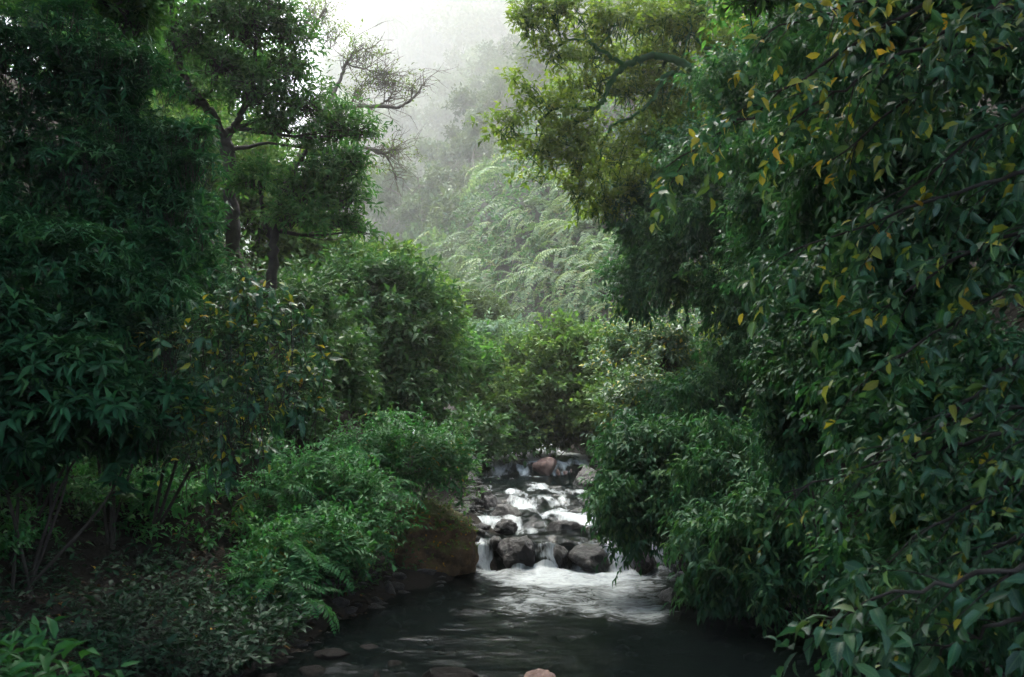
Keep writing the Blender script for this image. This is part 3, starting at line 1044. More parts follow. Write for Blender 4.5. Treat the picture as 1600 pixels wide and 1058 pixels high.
# yellow leaved shrub
shrub('yellow_leaved_shrub', 'shrub with broad leaves turning yellow below the twin tree trunks', [(390, 480, 9.6, 55, 45), (440, 540, 9.3, 60, 55), (350, 560, 9.6, 90, 70), (420, 620, 9.4, 80, 65), (300, 640, 9.6, 90, 70), (260, 560, 10, 70, 70), (350, 700, 9.8, 70, 40)], 1100, 'broad', 106, n_obj=290, twigs=True, young=.08, stem=.3, base=at(250, 800, 10.8), ends=[(at(390, 520, 9.8), 0), (at(330, 620, 9.8), 0), (at(430, 600, 9.6), 0)])


# ---- ferns: single fronds
def frond_arrays(r, base, out, length, arch, pairs=16, wd=.16, pin_w=.28, tint=(.1, .9)):
    """leaflets of one arching frond"""
    s = np.linspace(.08, 1, pairs)
    out = np.asarray(out, float)
    hx = norm(np.array([out[0], out[1], 0.0]))
    ang0 = math.atan2(out[2], math.hypot(out[0], out[1]))
    ang = ang0 - arch * s
    step = length / pairs
    pos = np.zeros((pairs, 3)); p = np.asarray(base, float).copy()
    tan = np.zeros((pairs, 3))
    for i in range(pairs):
        t = hx * math.cos(ang[i]) + np.array([0, 0, 1.0]) * math.sin(ang[i])
        p = p + t * step
        pos[i] = p; tan[i] = t
    side = np.cross(hx, np.array([0, 0, 1.0]))
    nrm_ = np.cross(side, tan)
    prof = np.sin(np.clip(s * .92 + .08, 0, 1) * math.pi) ** .7 * length * wd + .01
    P, D, Nn, Ln = [], [], [], []
    for sg in (-1, 1):
        d = norm(tan * .45 + side * sg + np.array([0, 0, -.25]) + r.normal(0, .08, (pairs, 3)))
        P.append(pos); D.append(d); Nn.append(nrm_); Ln.append(prof)
    P, D, Nn, Ln = map(np.concatenate, (P, D, Nn, Ln))
    tt = r.uniform(*tint)
    T = np.clip(tt + r.normal(0, .08, len(P)), 0, 1)
    wdt = np.maximum(Ln * pin_w, step * .75)
    # the midrib, as narrow leaflets end to end
    P2, D2 = pos - tan * step, tan
    return (np.concatenate([P, P2]), np.concatenate([D, D2]), np.concatenate([Nn, nrm_]), np.concatenate([Ln, np.full(pairs, step * 1.1)]),
            np.concatenate([wdt, np.full(pairs, length * .012)]), np.concatenate([T, np.full(pairs, tt)]))


def fern_mesh(seed, mat, length=1.0, arch=1.5, **kw):
    r = np.random.default_rng(seed)
    return leaf_mesh('frond', frond_arrays(r, (0, 0, 0), (1, 0, .9), length, arch, **kw), 'diamond', M[mat])


FROND = {k: [fern_mesh(300 + i + 10 * j, k, 1.0, a, tint=t, pairs=18, wd=w) for i, (a, t) in enumerate([(1.5, (.1, .3)), (2.0, (.4, .6)), (2.5, (.6, .95))])]
         for j, (k, w) in enumerate([('fern', .17), ('pale', .10)])}


def fern(name, label, pos, size, n, mat, seed, group, tilt=None, up=.0, spread=math.pi * 2, cat='fern'):
    """a tuft of fronds, each a part of its own; tilt = the side it leans to"""
    r = np.random.default_rng(seed)
    root = thing(name, label, cat, pos, group)
    for k in range(n):
        a = (tilt if tilt is not None else 0) + (k / n - .5) * spread + r.normal(0, .2)
        o = obj('frond', FROND[mat][int(r.integers(3))], root)
        s = size * r.uniform(.75, 1.2)
        o.scale = (s, s * r.uniform(.9, 1.3), s)
        o.rotation_euler = (r.normal(0, .12), -up + r.normal(0, .22), a)
    return root


# ---- the fern bank left of the stream
thick = [
    ('bright fern thicket crowning the bank above the mossy boulder', [(640, 710, 15.4, 90, 42), (590, 735, 15.0, 80, 45), (690, 735, 15.6, 55, 45)], 1500, 140),
    ('lush fern thicket in the middle of the left stream bank', [(500, 760, 13.8, 90, 50), (560, 800, 13.6, 70, 55), (440, 790, 13.2, 60, 60), (590, 790, 14.2, 50, 40)], 1500, 141),
    ('fern thicket hanging down to the dark pool', [(450, 880, 11.8, 70, 60), (520, 860, 12.4, 70, 55), (430, 940, 11.2, 50, 45), (570, 850, 13, 40, 40)], 1500, 142),
]
for lab, sp, cnt, sd in thick:
    root = shrub('fern_thicket', lab, sp, cnt, 'small', sd, cat='fern thicket', group='fern thickets of the left bank', mat='fern', ln=.10, wd=.036, n=10, style='alt', stem=.34, droop=.35, out_up=.5)
fpos = [(420, 770, 13), (470, 730, 14), (540, 715, 14.8), (610, 690, 15.6), (655, 690, 15.8), (690, 715, 15.8), (500, 790, 13.3), (545, 760, 14), (590, 770, 14.2), (470, 830, 12.4), (520, 830, 12.6),
        (560, 830, 13.2), (440, 860, 11.7), (490, 880, 11.8), (430, 920, 11.2), (460, 940, 11.2), (700, 690, 16.2), (600, 655, 17.5)]
for k, (a_, b_, d_) in enumerate(fpos):
    fern('fern', ['arching fern on top of the bank above the mossy boulder', 'arching fern in the middle of the left bank thickets', 'arching fern low over the dark pool'][0 if b_ < 740 else 1 if b_ < 825 else 2], at(a_, b_, d_), .75, 8, 'fern', 500 + k, 'ferns of the left bank', tilt=-.5, spread=4.2)

# ---- low plants on the dark forest floor, bottom left
r_ = np.random.default_rng(77)


def low_plant_proto(seed, mat='floor', n=26):
    r = np.random.default_rng(seed)
    lv = Leaves()
    a = r.uniform(0, 6.28, n)
    D = norm(np.stack([np.cos(a) * .8, np.sin(a) * .8, r.uniform(.4, 1.4, n)], -1))
    P = np.stack([r.normal(0, .10, n), r.normal(0, .10, n), np.zeros(n)], -1)
    sprigs(lv, r, P, D, .34 * r.uniform(.6, 1.3, n), 8, .10, .042, 'alt', .9, .3, (0, .8))
    root = thing('low_plant', 'x', 'plant', (0, 0, 0))
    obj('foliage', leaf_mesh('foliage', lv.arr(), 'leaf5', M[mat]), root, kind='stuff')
    t = Tubes()
    for i in range(n):
        t.add(np.stack([P[i], P[i] + D[i] * .17, P[i] + D[i] * .34]), [.004, .003, .002], 3)
    obj('stems', t.mesh('stems', M['bark']), root, kind='stuff')
    return root


protos = [low_plant_proto(700 + k) for k in range(4)]
used = set()


def put(protos, k, pos, sc, rz, label, group, tilt=(0, 0)):
    p = protos[k % len(protos)]
    o = p if id(p) not in used else copy_tree(p)
    used.add(id(p))
    o.location = pos
    o.rotation_euler = (tilt[0], tilt[1], rz)
    o.scale = (sc, sc, sc)
    o['label'] = label
    o['group'] = group
    return o


k = 0
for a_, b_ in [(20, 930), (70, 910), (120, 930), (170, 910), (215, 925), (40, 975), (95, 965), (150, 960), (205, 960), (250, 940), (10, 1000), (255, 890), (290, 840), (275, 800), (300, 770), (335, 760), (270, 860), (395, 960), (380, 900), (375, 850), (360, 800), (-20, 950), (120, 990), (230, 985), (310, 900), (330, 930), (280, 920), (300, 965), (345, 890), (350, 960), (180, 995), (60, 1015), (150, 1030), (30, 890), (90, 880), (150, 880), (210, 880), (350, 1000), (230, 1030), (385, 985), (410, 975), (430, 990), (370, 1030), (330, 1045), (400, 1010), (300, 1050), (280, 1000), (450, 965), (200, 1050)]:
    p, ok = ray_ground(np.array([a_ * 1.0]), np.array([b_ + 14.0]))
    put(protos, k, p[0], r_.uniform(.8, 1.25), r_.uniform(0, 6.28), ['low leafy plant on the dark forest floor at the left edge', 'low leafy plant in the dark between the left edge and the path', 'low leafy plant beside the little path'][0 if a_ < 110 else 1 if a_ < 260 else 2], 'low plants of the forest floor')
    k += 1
# bottom-left corner plant, close to the camera
M['corner'] = leaf_mat('corner_leaf', [(0, (.016, .070, .022)), (1, (.040, .125, .034))], transl=.3, spec=.15)
shrub('corner_plant', 'fresh green broad-leaved plant in the bottom left corner', [(20, 1062, 5.2, 60, 22, .3), (90, 1056, 5.4, 55, 16, .25), (-50, 1060, 5.1, 50, 25, .3)], 95, 'broad', 160, cat='plant', n_obj=120, ln=.13, young=.0, out_up=1.2, inner=0, tint=(.0, 1.0), mat='corner', base=at(30, 1240, 5.2))

# ---- the round dark bush and neighbours behind the fern bank
shrub('round_bush', 'large dark rounded bush with lit top behind the fern bank', [(560, 470, 22, 95, 50), (640, 480, 22, 45, 45), (590, 560, 21.6, 100, 75), (655, 580, 21.4, 48, 75), (540, 620, 21, 70, 60), (620, 650, 20.5, 70, 40)], 720, 'small', 171, cat='bush', mat='small', ln=.19, wd=.08, stem=.4, spray=5, templ='diamond')
shrub('round_bush', 'flat-topped lighter bush on the skyline of the left bank', [(530, 425, 24, 80, 28), (610, 425, 24.5, 40, 22), (460, 430, 23.5, 50, 35), (680, 500, 24, 30, 40)], 330, 'bush', 172, cat='bush', ln=.2, spray=5)
shrub('round_bush', 'shaded bush between the twin trunks and the round bush', [(470, 520, 19, 70, 70), (500, 600, 18, 60, 60), (450, 640, 16, 50, 60)], 330, 'small', 173, cat='bush', spray=5)
shrub('round_bush', 'lit leafy growth behind the twin trunks', [(400, 330, 23, 60, 90), (330, 300, 23, 50, 90), (470, 380, 23.5, 60, 45), (300, 200, 24, 60, 60)], 380, 'bush', 174, cat='bush', spray=5)

# ---- centre: bushes at the bend of the stream
centre = [
    ('pale rounded bush on its own below the fern cliff', [(735, 500, 35, 52, 26)], 1500, 'bush', dict(mat='far', ln=.17, wd=.08)),
    ('whitish-green shrub at the bend left of the fern cliff foot', [(770, 545, 31, 62, 26), (730, 560, 31, 40, 22)], 1300, 'glau', {}),
    ('leafy bush at the bend behind the round dark bush', [(735, 605, 28.5, 50, 48), (705, 560, 28, 28, 30)], 1700, 'bush', dict(mat='fresh', ln=.18, wd=.085)),
    ('dense mid-green bush in the centre behind the stream bend', [(805, 600, 29.5, 52, 48), (790, 650, 28, 55, 45)], 1900, 'bush', dict(ln=.18, wd=.085)),
    ('yellow-green bush right of centre below the fern cliff', [(900, 555, 29, 62, 38), (945, 590, 28.5, 50, 40), (870, 600, 28.5, 45, 40)], 2200, 'bush', dict(mat='yellow_green', ln=.2)),
    ('yellowish bush leaning over the pinkish pointed boulder', [(905, 640, 28.2, 60, 45), (860, 655, 28.4, 40, 30), (955, 655, 27, 40, 40)], 1900, 'bush', dict(mat='yellow_green', ln=.18)),
    ('low dark bush over the head of the upper pool', [(790, 695, 27.4, 50, 25), (745, 690, 26, 40, 35), (855, 682, 29, 42, 22), (905, 685, 28.6, 35, 28)], 1300, 'bush', dict(mat='small', ln=.18)),
    ('reddish-tinged leafy shrub on the right bank above the yellowish bush', [(990, 560, 24, 50, 45), (1040, 560, 23, 50, 50), (1000, 640, 22, 50, 50)], 2000, 'olive', dict(mat='broad', young=.05, ln=.13, wd=.06, templ='leaf5')),
]
for k, (lab, sp, cnt, sty, ov) in enumerate(centre):
    shrub('stream_bush', lab, sp, int(cnt * .16), sty, 180 + k, cat='bush', spray=5, **ov)
# one upright broad leaf plant
bl = Leaves()
rb = np.random.default_rng(5)
for k in range(5):
    d = norm(np.array([rb.normal(0, .18), rb.normal(0, .18), 1.0]))
    bl.add(np.zeros((1, 3)), d[None], norm(np.array([[0, -1.0, .2]])), .9 + .25 * rb.random(), .26, .5)
root = thing('broad_leaf_plant', 'upright plant with one tall paddle-shaped leaf below the cliff', 'plant', at(848, 572, 31))
A = bl.arr()
for i in range(5):
    obj('leaf', leaf_mesh('leaf', [q[i:i + 1] for q in A], 'leaf8', M['fern']), root)

# ---- right bank: hanging, overgrown walls
shrub('hanging_shrub', 'light green shrub trailing its leaves into the water beside the fall', [(985, 700, 14.2, 48, 45), (1000, 770, 13.8, 62, 60), (985, 835, 13.6, 45, 45), (1060, 720, 14, 60, 55), (1070, 810, 13.4, 60, 60)], 3600, 'hang', 201, n_obj=200, out_up=-.15, low=-1, base=at(1180, 800, 14.6))
shrub('hanging_shrub', 'dark leafy shrub hanging over the right side of the pool', [(1160, 760, 12.4, 80, 90), (1150, 860, 12.0, 75, 60), (1230, 830, 11.5, 70, 80), (1130, 930, 12.2, 55, 30), (1220, 920, 11.2, 60, 40)], 3200, 'hang', 202, n_obj=160, out_up=-.15, low=-1)
shrub('hanging_shrub', 'tumbling small-leaved shrub at mid height of the right bank', [(1240, 560, 10.5, 45, 80), (1220, 640, 10.3, 40, 60), (1290, 470, 10.5, 50, 60), (1300, 600, 10, 60, 90), (1250, 700, 10.2, 50, 60)], 3000, 'hang', 203, n_obj=200, out_up=-.1, low=-1, ln=.09, wd=.04)
shrub('hanging_shrub', 'dull shaded shrub between the hanging shrubs of the right bank', [(1130, 620, 16, 70, 60), (1060, 640, 17, 60, 50), (1180, 520, 15, 60, 80)], 2400, 'hang', 204, out_up=-.1, low=-1)

shrub('dark_shrub', 'dark small-leaved shrub behind the broad-leaved branches, upper right', [(1360, 250, 8.8, 90, 70), (1500, 260, 8.2, 110, 90), (1600, 330, 7.6, 90, 110), (1300, 330, 9.4, 60, 50), (1430, 420, 8.2, 110, 70), (1560, 60, 8.4, 120, 90), (1400, 60, 9, 110, 80)], 4600, 'hang', 206, templ='diamond', out_up=-.1, low=-1, ln=.10, wd=.045, base=at(1900, 500, 8.5), inner=.2)
shrub('dark_shrub', 'dark small-leaved shrub behind the drooping branches, lower right', [(1400, 560, 8.0, 90, 80), (1520, 620, 7.4, 110, 100), (1420, 720, 7.6, 90, 80), (1540, 800, 7.0, 110, 100), (1400, 860, 7.4, 80, 70), (1340, 640, 8.4, 60, 70), (1500, 950, 6.8, 120, 80), (1380, 960, 7.2, 60, 50)], 4600, 'hang', 207, templ='diamond', out_up=-.1, low=-1, ln=.09, wd=.042, base=at(1900, 800, 7.5), inner=.2, n_obj=150)

shrub('creeper_curtain', 'dark creeper curtain of the right wall under the arching limbs', [(1120, 320, 16.5, 70, 100), (1060, 420, 18, 55, 80), (1090, 240, 18.5, 60, 60), (1150, 460, 15.5, 70, 70), (1010, 350, 20.5, 50, 70), (1000, 450, 21, 50, 60)], 4200, 'hang', 208, templ='diamond', out_up=-.1, low=-1, ln=.125, wd=.055, cat='creeper', base=at(1260, 480, 18.5), inner=.2)
shrub('creeper_curtain', 'dark creeper curtain of the right wall behind the yellow-leaved branch', [(1220, 300, 13, 80, 100), (1280, 200, 12, 90, 90), (1260, 400, 12, 70, 80), (1190, 150, 15, 80, 80), (1330, 100, 11, 90, 80), (1200, 420, 13.5, 60, 70), (1230, 50, 13.5, 80, 60)], 4600, 'hang', 209, templ='diamond', out_up=-.1, low=-1, ln=.105, wd=.047, cat='creeper', base=at(1450, 480, 14), inner=.2)

# ---- near right: broad-leaved shrub, its branches and yellowing leaves
near = [
    ('broad-leaved bough with orange and yellow leaves reaching left across the upper right', [[(1760, -120, 6.2), (1420, 20, 6.5), (1200, 160, 6.8), (1040, 262, 7.0)], [(1760, -160, 6.2), (1450, -30, 6.5), (1200, 50, 6.9)], [(1700, -60, 6.0), (1400, 90, 6.4), (1230, 190, 6.7)]], dict(young=.27, tint=(.3, .8)), 1),
    ('dark broad-leaved bough filling the upper right corner', [[(1780, 20, 5.8), (1520, 90, 6.1), (1300, 250, 6.6)], [(1780, 120, 5.6), (1560, 190, 5.9), (1380, 330, 6.4)], [(1780, -60, 6), (1560, 20, 6), (1400, 120, 6.4)]], dict(young=.03), 2),
    ('broad-leaved bough with a pale upturned leaf at mid height near the right edge', [[(1780, 230, 5.6), (1520, 290, 5.9), (1215, 405, 6.6)], [(1780, 320, 5.4), (1570, 370, 5.7), (1360, 490, 6.2)]], dict(young=.05), 3),
    ('bough with scattered yellow leaves at the right edge below the pale leaf', [[(1780, 410, 5.5), (1560, 460, 5.8), (1330, 610, 6.3)], [(1780, 500, 5.3), (1600, 560, 5.6), (1420, 700, 6.0)], [(1780, 590, 5.3), (1560, 640, 5.7), (1340, 720, 6.2)]], dict(young=.03, ln=.09, wd=.04), 4),
    ('drooping bough above the bottom right corner', [[(1780, 650, 5.4), (1500, 690, 5.8), (1225, 770, 6.5)], [(1780, 700, 5.2), (1550, 770, 5.6), (1350, 900, 6.0)], [(1780, 800, 5.2), (1600, 840, 5.4), (1430, 940, 5.8)]], dict(young=.015, ln=.086, wd=.038), 5),
    ('low bough of big ribbed leaves in the bottom right corner', [[(1780, 850, 4.7), (1520, 900, 4.9), (1290, 965, 5.1)], [(1780, 930, 4.6), (1600, 960, 4.8), (1450, 1030, 5.2)]], dict(young=.02, ln=.125, wd=.06), 6),
]
for lab, lst, ov, k in near:
    boughs('broad_leaved_bough', lab, 'bough', 'broad-leaved boughs at the right edge', lst, 220 + k, 'broad', nsub=15 if k < 6 else 8, n_obj=270, stem=.20, n=5, droop=.35, lift=0.0, **ov)


# ---- trees
def tree(name, label, trunks, limbs, specs, count, sty, seed, mat='bark', n_obj=0, k_lump=7, side=14, autolimb=True, cat='tree', twig_back=1.2, spray=0, fine=0, **over):
    """trunks / limbs: lists of (photo-plane path [(px,py,d)...], start radius, end radius)"""
    r = np.random.default_rng(seed)
    base = at(*trunks[0][0][0])
    root = thing(name, label, cat, base)
    sk = []
    for kind, lst in (('trunk', trunks), ('limb', limbs)):
        for path, r0, r1 in lst:
            p = smooth_path([at(*q) for q in path], 10 + 5 * len(path), .018, r)
            rad = np.linspace(r0, r1, len(p)) * (1 + .12 * r.normal(0, 1, len(p)).clip(-1, 1))
            t = Tubes(); t.add(p, rad, 9 if kind == 'trunk' else 6)
            obj(kind, t.mesh(kind, M[mat], base), root)
            sk.append((p, rad))
    blobs = px_blobs(specs)
    if fine:
        t = Tubes()
        for q in range(fine):
            p, rd = sk[int(r.integers(1, len(sk)))]
            i = int(r.integers(len(p) // 4, len(p) - 1))
            d = norm(norm(p[i + 1] - p[i]) * .7 + r.normal(0, .55, 3) + np.array([.25, 0, .35]))
            ln = r.uniform(.3, 1.15)
            e = p[i] + d * ln
            mid = (p[i] + e) / 2 + r.normal(0, .18, 3) * ln
            path = smooth_path([p[i], mid, e], 7)
            t.add(path, np.linspace(.013, .004, 7), 4)
            for w_ in range(2):
                j = int(r.integers(2, 6))
                e2 = path[j] + norm(d + r.normal(0, .7, 3)) * ln * r.uniform(.3, .6)
                t.add(smooth_path([path[j], (path[j] + e2) / 2 + r.normal(0, .03, 3), e2], 5), np.linspace(.008, .003, 5), 3)
        obj('bare_twigs', t.mesh('bare_twigs', M[mat], base), root, kind='stuff')
    allp = np.concatenate([p for p, _ in sk])
    if autolimb:
        allr = np.concatenate([q for _, q in sk])
        for c, rd in blobs:
            dd = np.linalg.norm(allp - c, axis=1) + .6 * np.maximum(allp[:, 2] - c[2], 0)
            i = int(np.argmin(dd))
            a = allp[i]
            if np.linalg.norm(a - c) < .2:
                continue
            mid = (a + c) / 2 + r.normal(0, .1, 3) * np.linalg.norm(a - c)
            p = smooth_path([a, mid, c], 9, .01, r)
            t = Tubes(); t.add(p, np.linspace(min(allr[i] * .6, .05), .008, 9), 5)
            for q in range(5):                            # side twigs
                s = p[int(r.integers(3, 9))]
                e = c + norm(r.normal(0, 1, 3)) * rd * .8
                t.add(smooth_path([s, (s + e) / 2 + r.normal(0, .06, 3), e], 6), np.linspace(.012, .004, 6), 4)
            obj('limb', t.mesh('limb', M[mat], base), root)
    if specs:
        if spray:
            s = dict(STY[sty]); s.update({k_: v_ for k_, v_ in over.items() if k_ not in ('inner', 'out_up', 'low')})
            A, B, C = blob_branchlets(r, blobs, count)
            arrs = spray_foliage(r, A, B, C, s, spray)
        else:
            arrs, s, sp = foliage(r, blobs, count, sty, **over)
        if n_obj:
            arrs = split_leaves(arrs, n_obj, root, s['mat'] + s['templ'], s['templ'], M[s['mat']], r)
        obj('crown', leaf_mesh('crown', arrs, s['templ'], M[s['mat']], base), root, kind='stuff')
        obj('twigs', branchlet_mesh(A, B, C, .012, M[mat], base) if spray else twig_mesh(r, *sp, .005, M[mat], base, back=twig_back), root, kind='stuff')
    return root


tree('slope_tree', 'dense dark tree behind the crowns in the upper left',
     [([(230, 470, 25), (225, 300, 25), (215, 150, 25), (210, 60, 25)], .2, .08)], [],
     [(100, 60, 25, 100, 70), (210, 40, 25.5, 80, 60), (200, 150, 25, 90, 70), (290, 130, 25.5, 60, 70), (120, 170, 24.5, 90, 70), (250, 240, 25, 80, 70), (20, 0, 25, 100, 80), (330, 230, 25.5, 40, 70), (160, 270, 24, 80, 60), (370, 120, 26, 60, 60), (390, 230, 26, 50, 60), (300, 330, 25, 60, 60)],
     900, 'tree', 247, mat='bark', ln=.24, wd=.09, spray=4, stem=.4, templ='diamond')

tree('twin_trunk_tree', 'tall dark-trunked tree forking low on the left bank, crown up to the top edge',
     [([(368, 500, 18), (366, 420, 18), (362, 330, 18), (358, 260, 18), (352, 215, 18)], .16, .11)],
     [([(352, 215, 18), (330, 175, 17.8), (305, 150, 17.5), (280, 90, 17.2), (270, 20, 17), (262, -60, 16.8)], .08, .045),
      ([(352, 215, 18), (372, 190, 18), (392, 130, 18), (400, 60, 18)], .08, .03),
      ([(330, 175, 17.8), (290, 130, 17.4), (240, 110, 17.2), (180, 108, 17)], .05, .02)],
     [(385, 50, 18, 60, 40), (330, 20, 17.6, 55, 36), (440, 115, 18.2, 50, 36), (395, 145, 17.6, 46, 30), (485, 170, 18, 50, 28), (535, 200, 18, 46, 24), (565, 210, 18, 24, 14), (345, 105, 17.4, 46, 30), (285, 60, 17.2, 50, 36), (250, 120, 17.2, 40, 26), (440, 200, 17.8, 46, 26), (500, 236, 18.3, 38, 20), (455, 60, 18.2, 30, 28), (310, 160, 17.6, 34, 20), (425, 10, 18, 34, 26)],
     500, 'tree', 240, spray=4, ln=.155, wd=.05)
tree('slender_tree', 'slender dark tree beside the twin trunk, dark leaves hanging under its crown',
     [([(422, 500, 17.6), (424, 430, 17.6), (430, 370, 17.6), (440, 310, 17.6), (462, 262, 17.6), (480, 235, 17.6)], .11, .03)],
     [([(428, 380, 17.6), (410, 320, 17.6), (405, 270, 17.6)], .05, .02)],
     [(515, 275, 17.6, 48, 22), (478, 305, 17.6, 48, 24), (535, 315, 17.6, 32, 16), (455, 345, 17.2, 42, 20), (520, 350, 17.6, 40, 15), (400, 285, 17.2, 36, 20), (550, 254, 17.6, 28, 13), (562, 362, 17.8, 20, 10)],
     220, 'tree', 241, spray=4, ln=.155, wd=.05)
tree('bare_tree', 'half-bare tree with crooked mossy branches against the mist',
     [([(380, 460, 27), (420, 330, 27), (470, 240, 27), (500, 185, 27)], .16, .09)],
     [([(500, 185, 27), (545, 168, 27), (590, 166, 27), (625, 167, 27), (648, 150, 27), (664, 130, 27)], .075, .02),
      ([(500, 185, 27), (525, 140, 27), (540, 100, 27), (560, 80, 27), (590, 72, 27)], .075, .015),
      ([(470, 240, 27), (520, 238, 27), (575, 232, 27), (605, 245, 27), (620, 282, 27)], .07, .018),
      ([(575, 232, 27), (600, 240, 27), (618, 232, 27)], .045, .02),
      ([(420, 330, 27), (425, 200, 27.5), (440, 80, 27.5), (455, 10, 27.5)], .09, .025),
      ([(440, 80, 27.5), (480, 55, 27.5), (510, 12, 27.5)], .05, .012),
      ([(590, 166, 27), (610, 152, 27), (616, 130, 27)], .03, .01),
      ([(540, 100, 27), (575, 110, 27), (610, 118, 27)], .03, .008),
      ([(545, 168, 27), (560, 140, 27), (590, 120, 27)], .03, .008)],
     [(560, 90, 27, 40, 22), (600, 130, 27, 46, 22), (560, 150, 27, 30, 16), (640, 140, 27, 24, 16), (620, 240, 27, 30, 18), (560, 262, 27, 36, 12), (490, 30, 27.5, 40, 34), (520, 60, 27.5, 36, 22), (540, 225, 27, 24, 14)],
     260, 'olive', 242, mat='bark_pale', spray=2, n=3, ln=.11, wd=.042, fine=190)
tree('arching_tree', 'tree arching its limbs out from the right bank over the stream',
     [([(1260, 330, 21.5), (1200, 225, 21), (1140, 160, 20.2), (1100, 122, 20), (1060, 95, 20), (1020, 86, 19.9)], .11, .075)],
     [([(1020, 86, 19.9), (985, 98, 19.8), (962, 115, 19.8), (945, 150, 19.7), (930, 172, 19.6), (912, 186, 19.6), (888, 190, 19.6)], .075, .03),
      ([(930, 172, 19.6), (900, 168, 19.6), (870, 168, 19.6), (845, 188, 19.6), (838, 215, 19.6)], .05, .015),
      ([(1100, 135, 20), (1070, 116, 20), (1042, 118, 19.9), (1020, 155, 19.8), (990, 182, 19.8), (958, 196, 19.8), (940, 230, 19.7), (934, 275, 19.7)], .06, .015),
      ([(975, 100, 19.8), (940, 78, 19.7), (915, 64, 19.6), (880, 66, 19.6), (850, 90, 19.6)], .05, .012),
      ([(1040, 165, 20), (1080, 40, 20), (1060, 20, 20)], .03, .01),
      ([(1138, 160, 20.2), (1110, 90, 20.2), (1080, 50, 20.3), (1040, 25, 20.3)], .06, .015),
      ([(1036, 120, 20), (1035, 170, 20), (1030, 215, 20)], .02, .006)],
     [(800, 205, 19.6, 41, 33), (840, 235, 19.6, 44, 39), (850, 165, 19.6, 44, 32), (880, 215, 19.6, 44, 36), (850, 275, 19.6, 27, 26), (900, 250, 19.6, 44, 39), (830, 40, 19.6, 33, 41), (870, 90, 19.6, 44, 33), (860, 20, 19.6, 44, 33), (910, 30, 19.8, 49, 39), (930, 90, 20.2, 44, 31), (960, 40, 20, 49, 44), (1010, 40, 20.2, 55, 46), (1060, 60, 20.6, 55, 46), (980, 150, 20.6, 44, 39), (1020, 210, 20.4, 55, 44), (960, 250, 20.2, 44, 44), (900, 310, 20, 37, 44), (940, 330, 20.4, 37, 39), (1080, 190, 20.8, 55, 52), (1090, 20, 20.5, 66, 44), (820, 130, 19.6, 26, 18), (1000, 110, 21, 55, 52), (1050, 150, 21, 55, 52), (930, 135, 20.6, 44, 39), (980, 300, 20.8, 50, 52), (1050, 270, 21, 55, 52), (890, 150, 20.4, 37, 33), (1130, 90, 21, 55, 65)],
     720, 'olive', 243, ln=.15, wd=.07, autolimb=True, spray=4, n=6, stem=.30, style='spiral', mat='fresh')
tree('canopy_tree', 'dark tree crown hanging into the top left above the rosette-leaved shrubs',
     [([(-420, 560, 11), (-330, 300, 11.5), (-200, 60, 12), (-60, -60, 12.5)], .32, .16)],
     [([(-60, -60, 12.5), (80, -40, 12.8), (200, 20, 13)], .10, .03), ([(-200, 60, 12), (-100, -200, 11), (60, -330, 10)], .16, .05)],
     [(120, 10, 13, 70, 30), (200, 40, 13.4, 45, 30), (30, -60, 12.5, 110, 60), (180, -70, 12.8, 110, 60), (-140, -80, 12, 150, 90), (240, -20, 13.6, 40, 30)],
     560, 'tree', 244, ln=.17, wd=.06, spray=4)
tree('canopy_tree', 'dark tree crown hanging into the top edge above the arching limbs on the right',
     [([(1900, 500, 10), (1800, 200, 10.5), (1640, -60, 11), (1480, -160, 11.5)], .34, .18)],
     [([(1480, -160, 11.5), (1300, -110, 12), (1180, -20, 12.4)], .12, .03), ([(1640, -60, 11), (1560, -330, 10), (1380, -440, 9.5)], .16, .05)],
     [(1180, 0, 12.6, 60, 40), (1290, -40, 12.2, 60, 40), (1450, -60, 11.6, 100, 60), (1620, -40, 11, 120, 80), (1640, -260, 10, 160, 100)],
     560, 'tree', 245, ln=.17, wd=.065, spray=4)
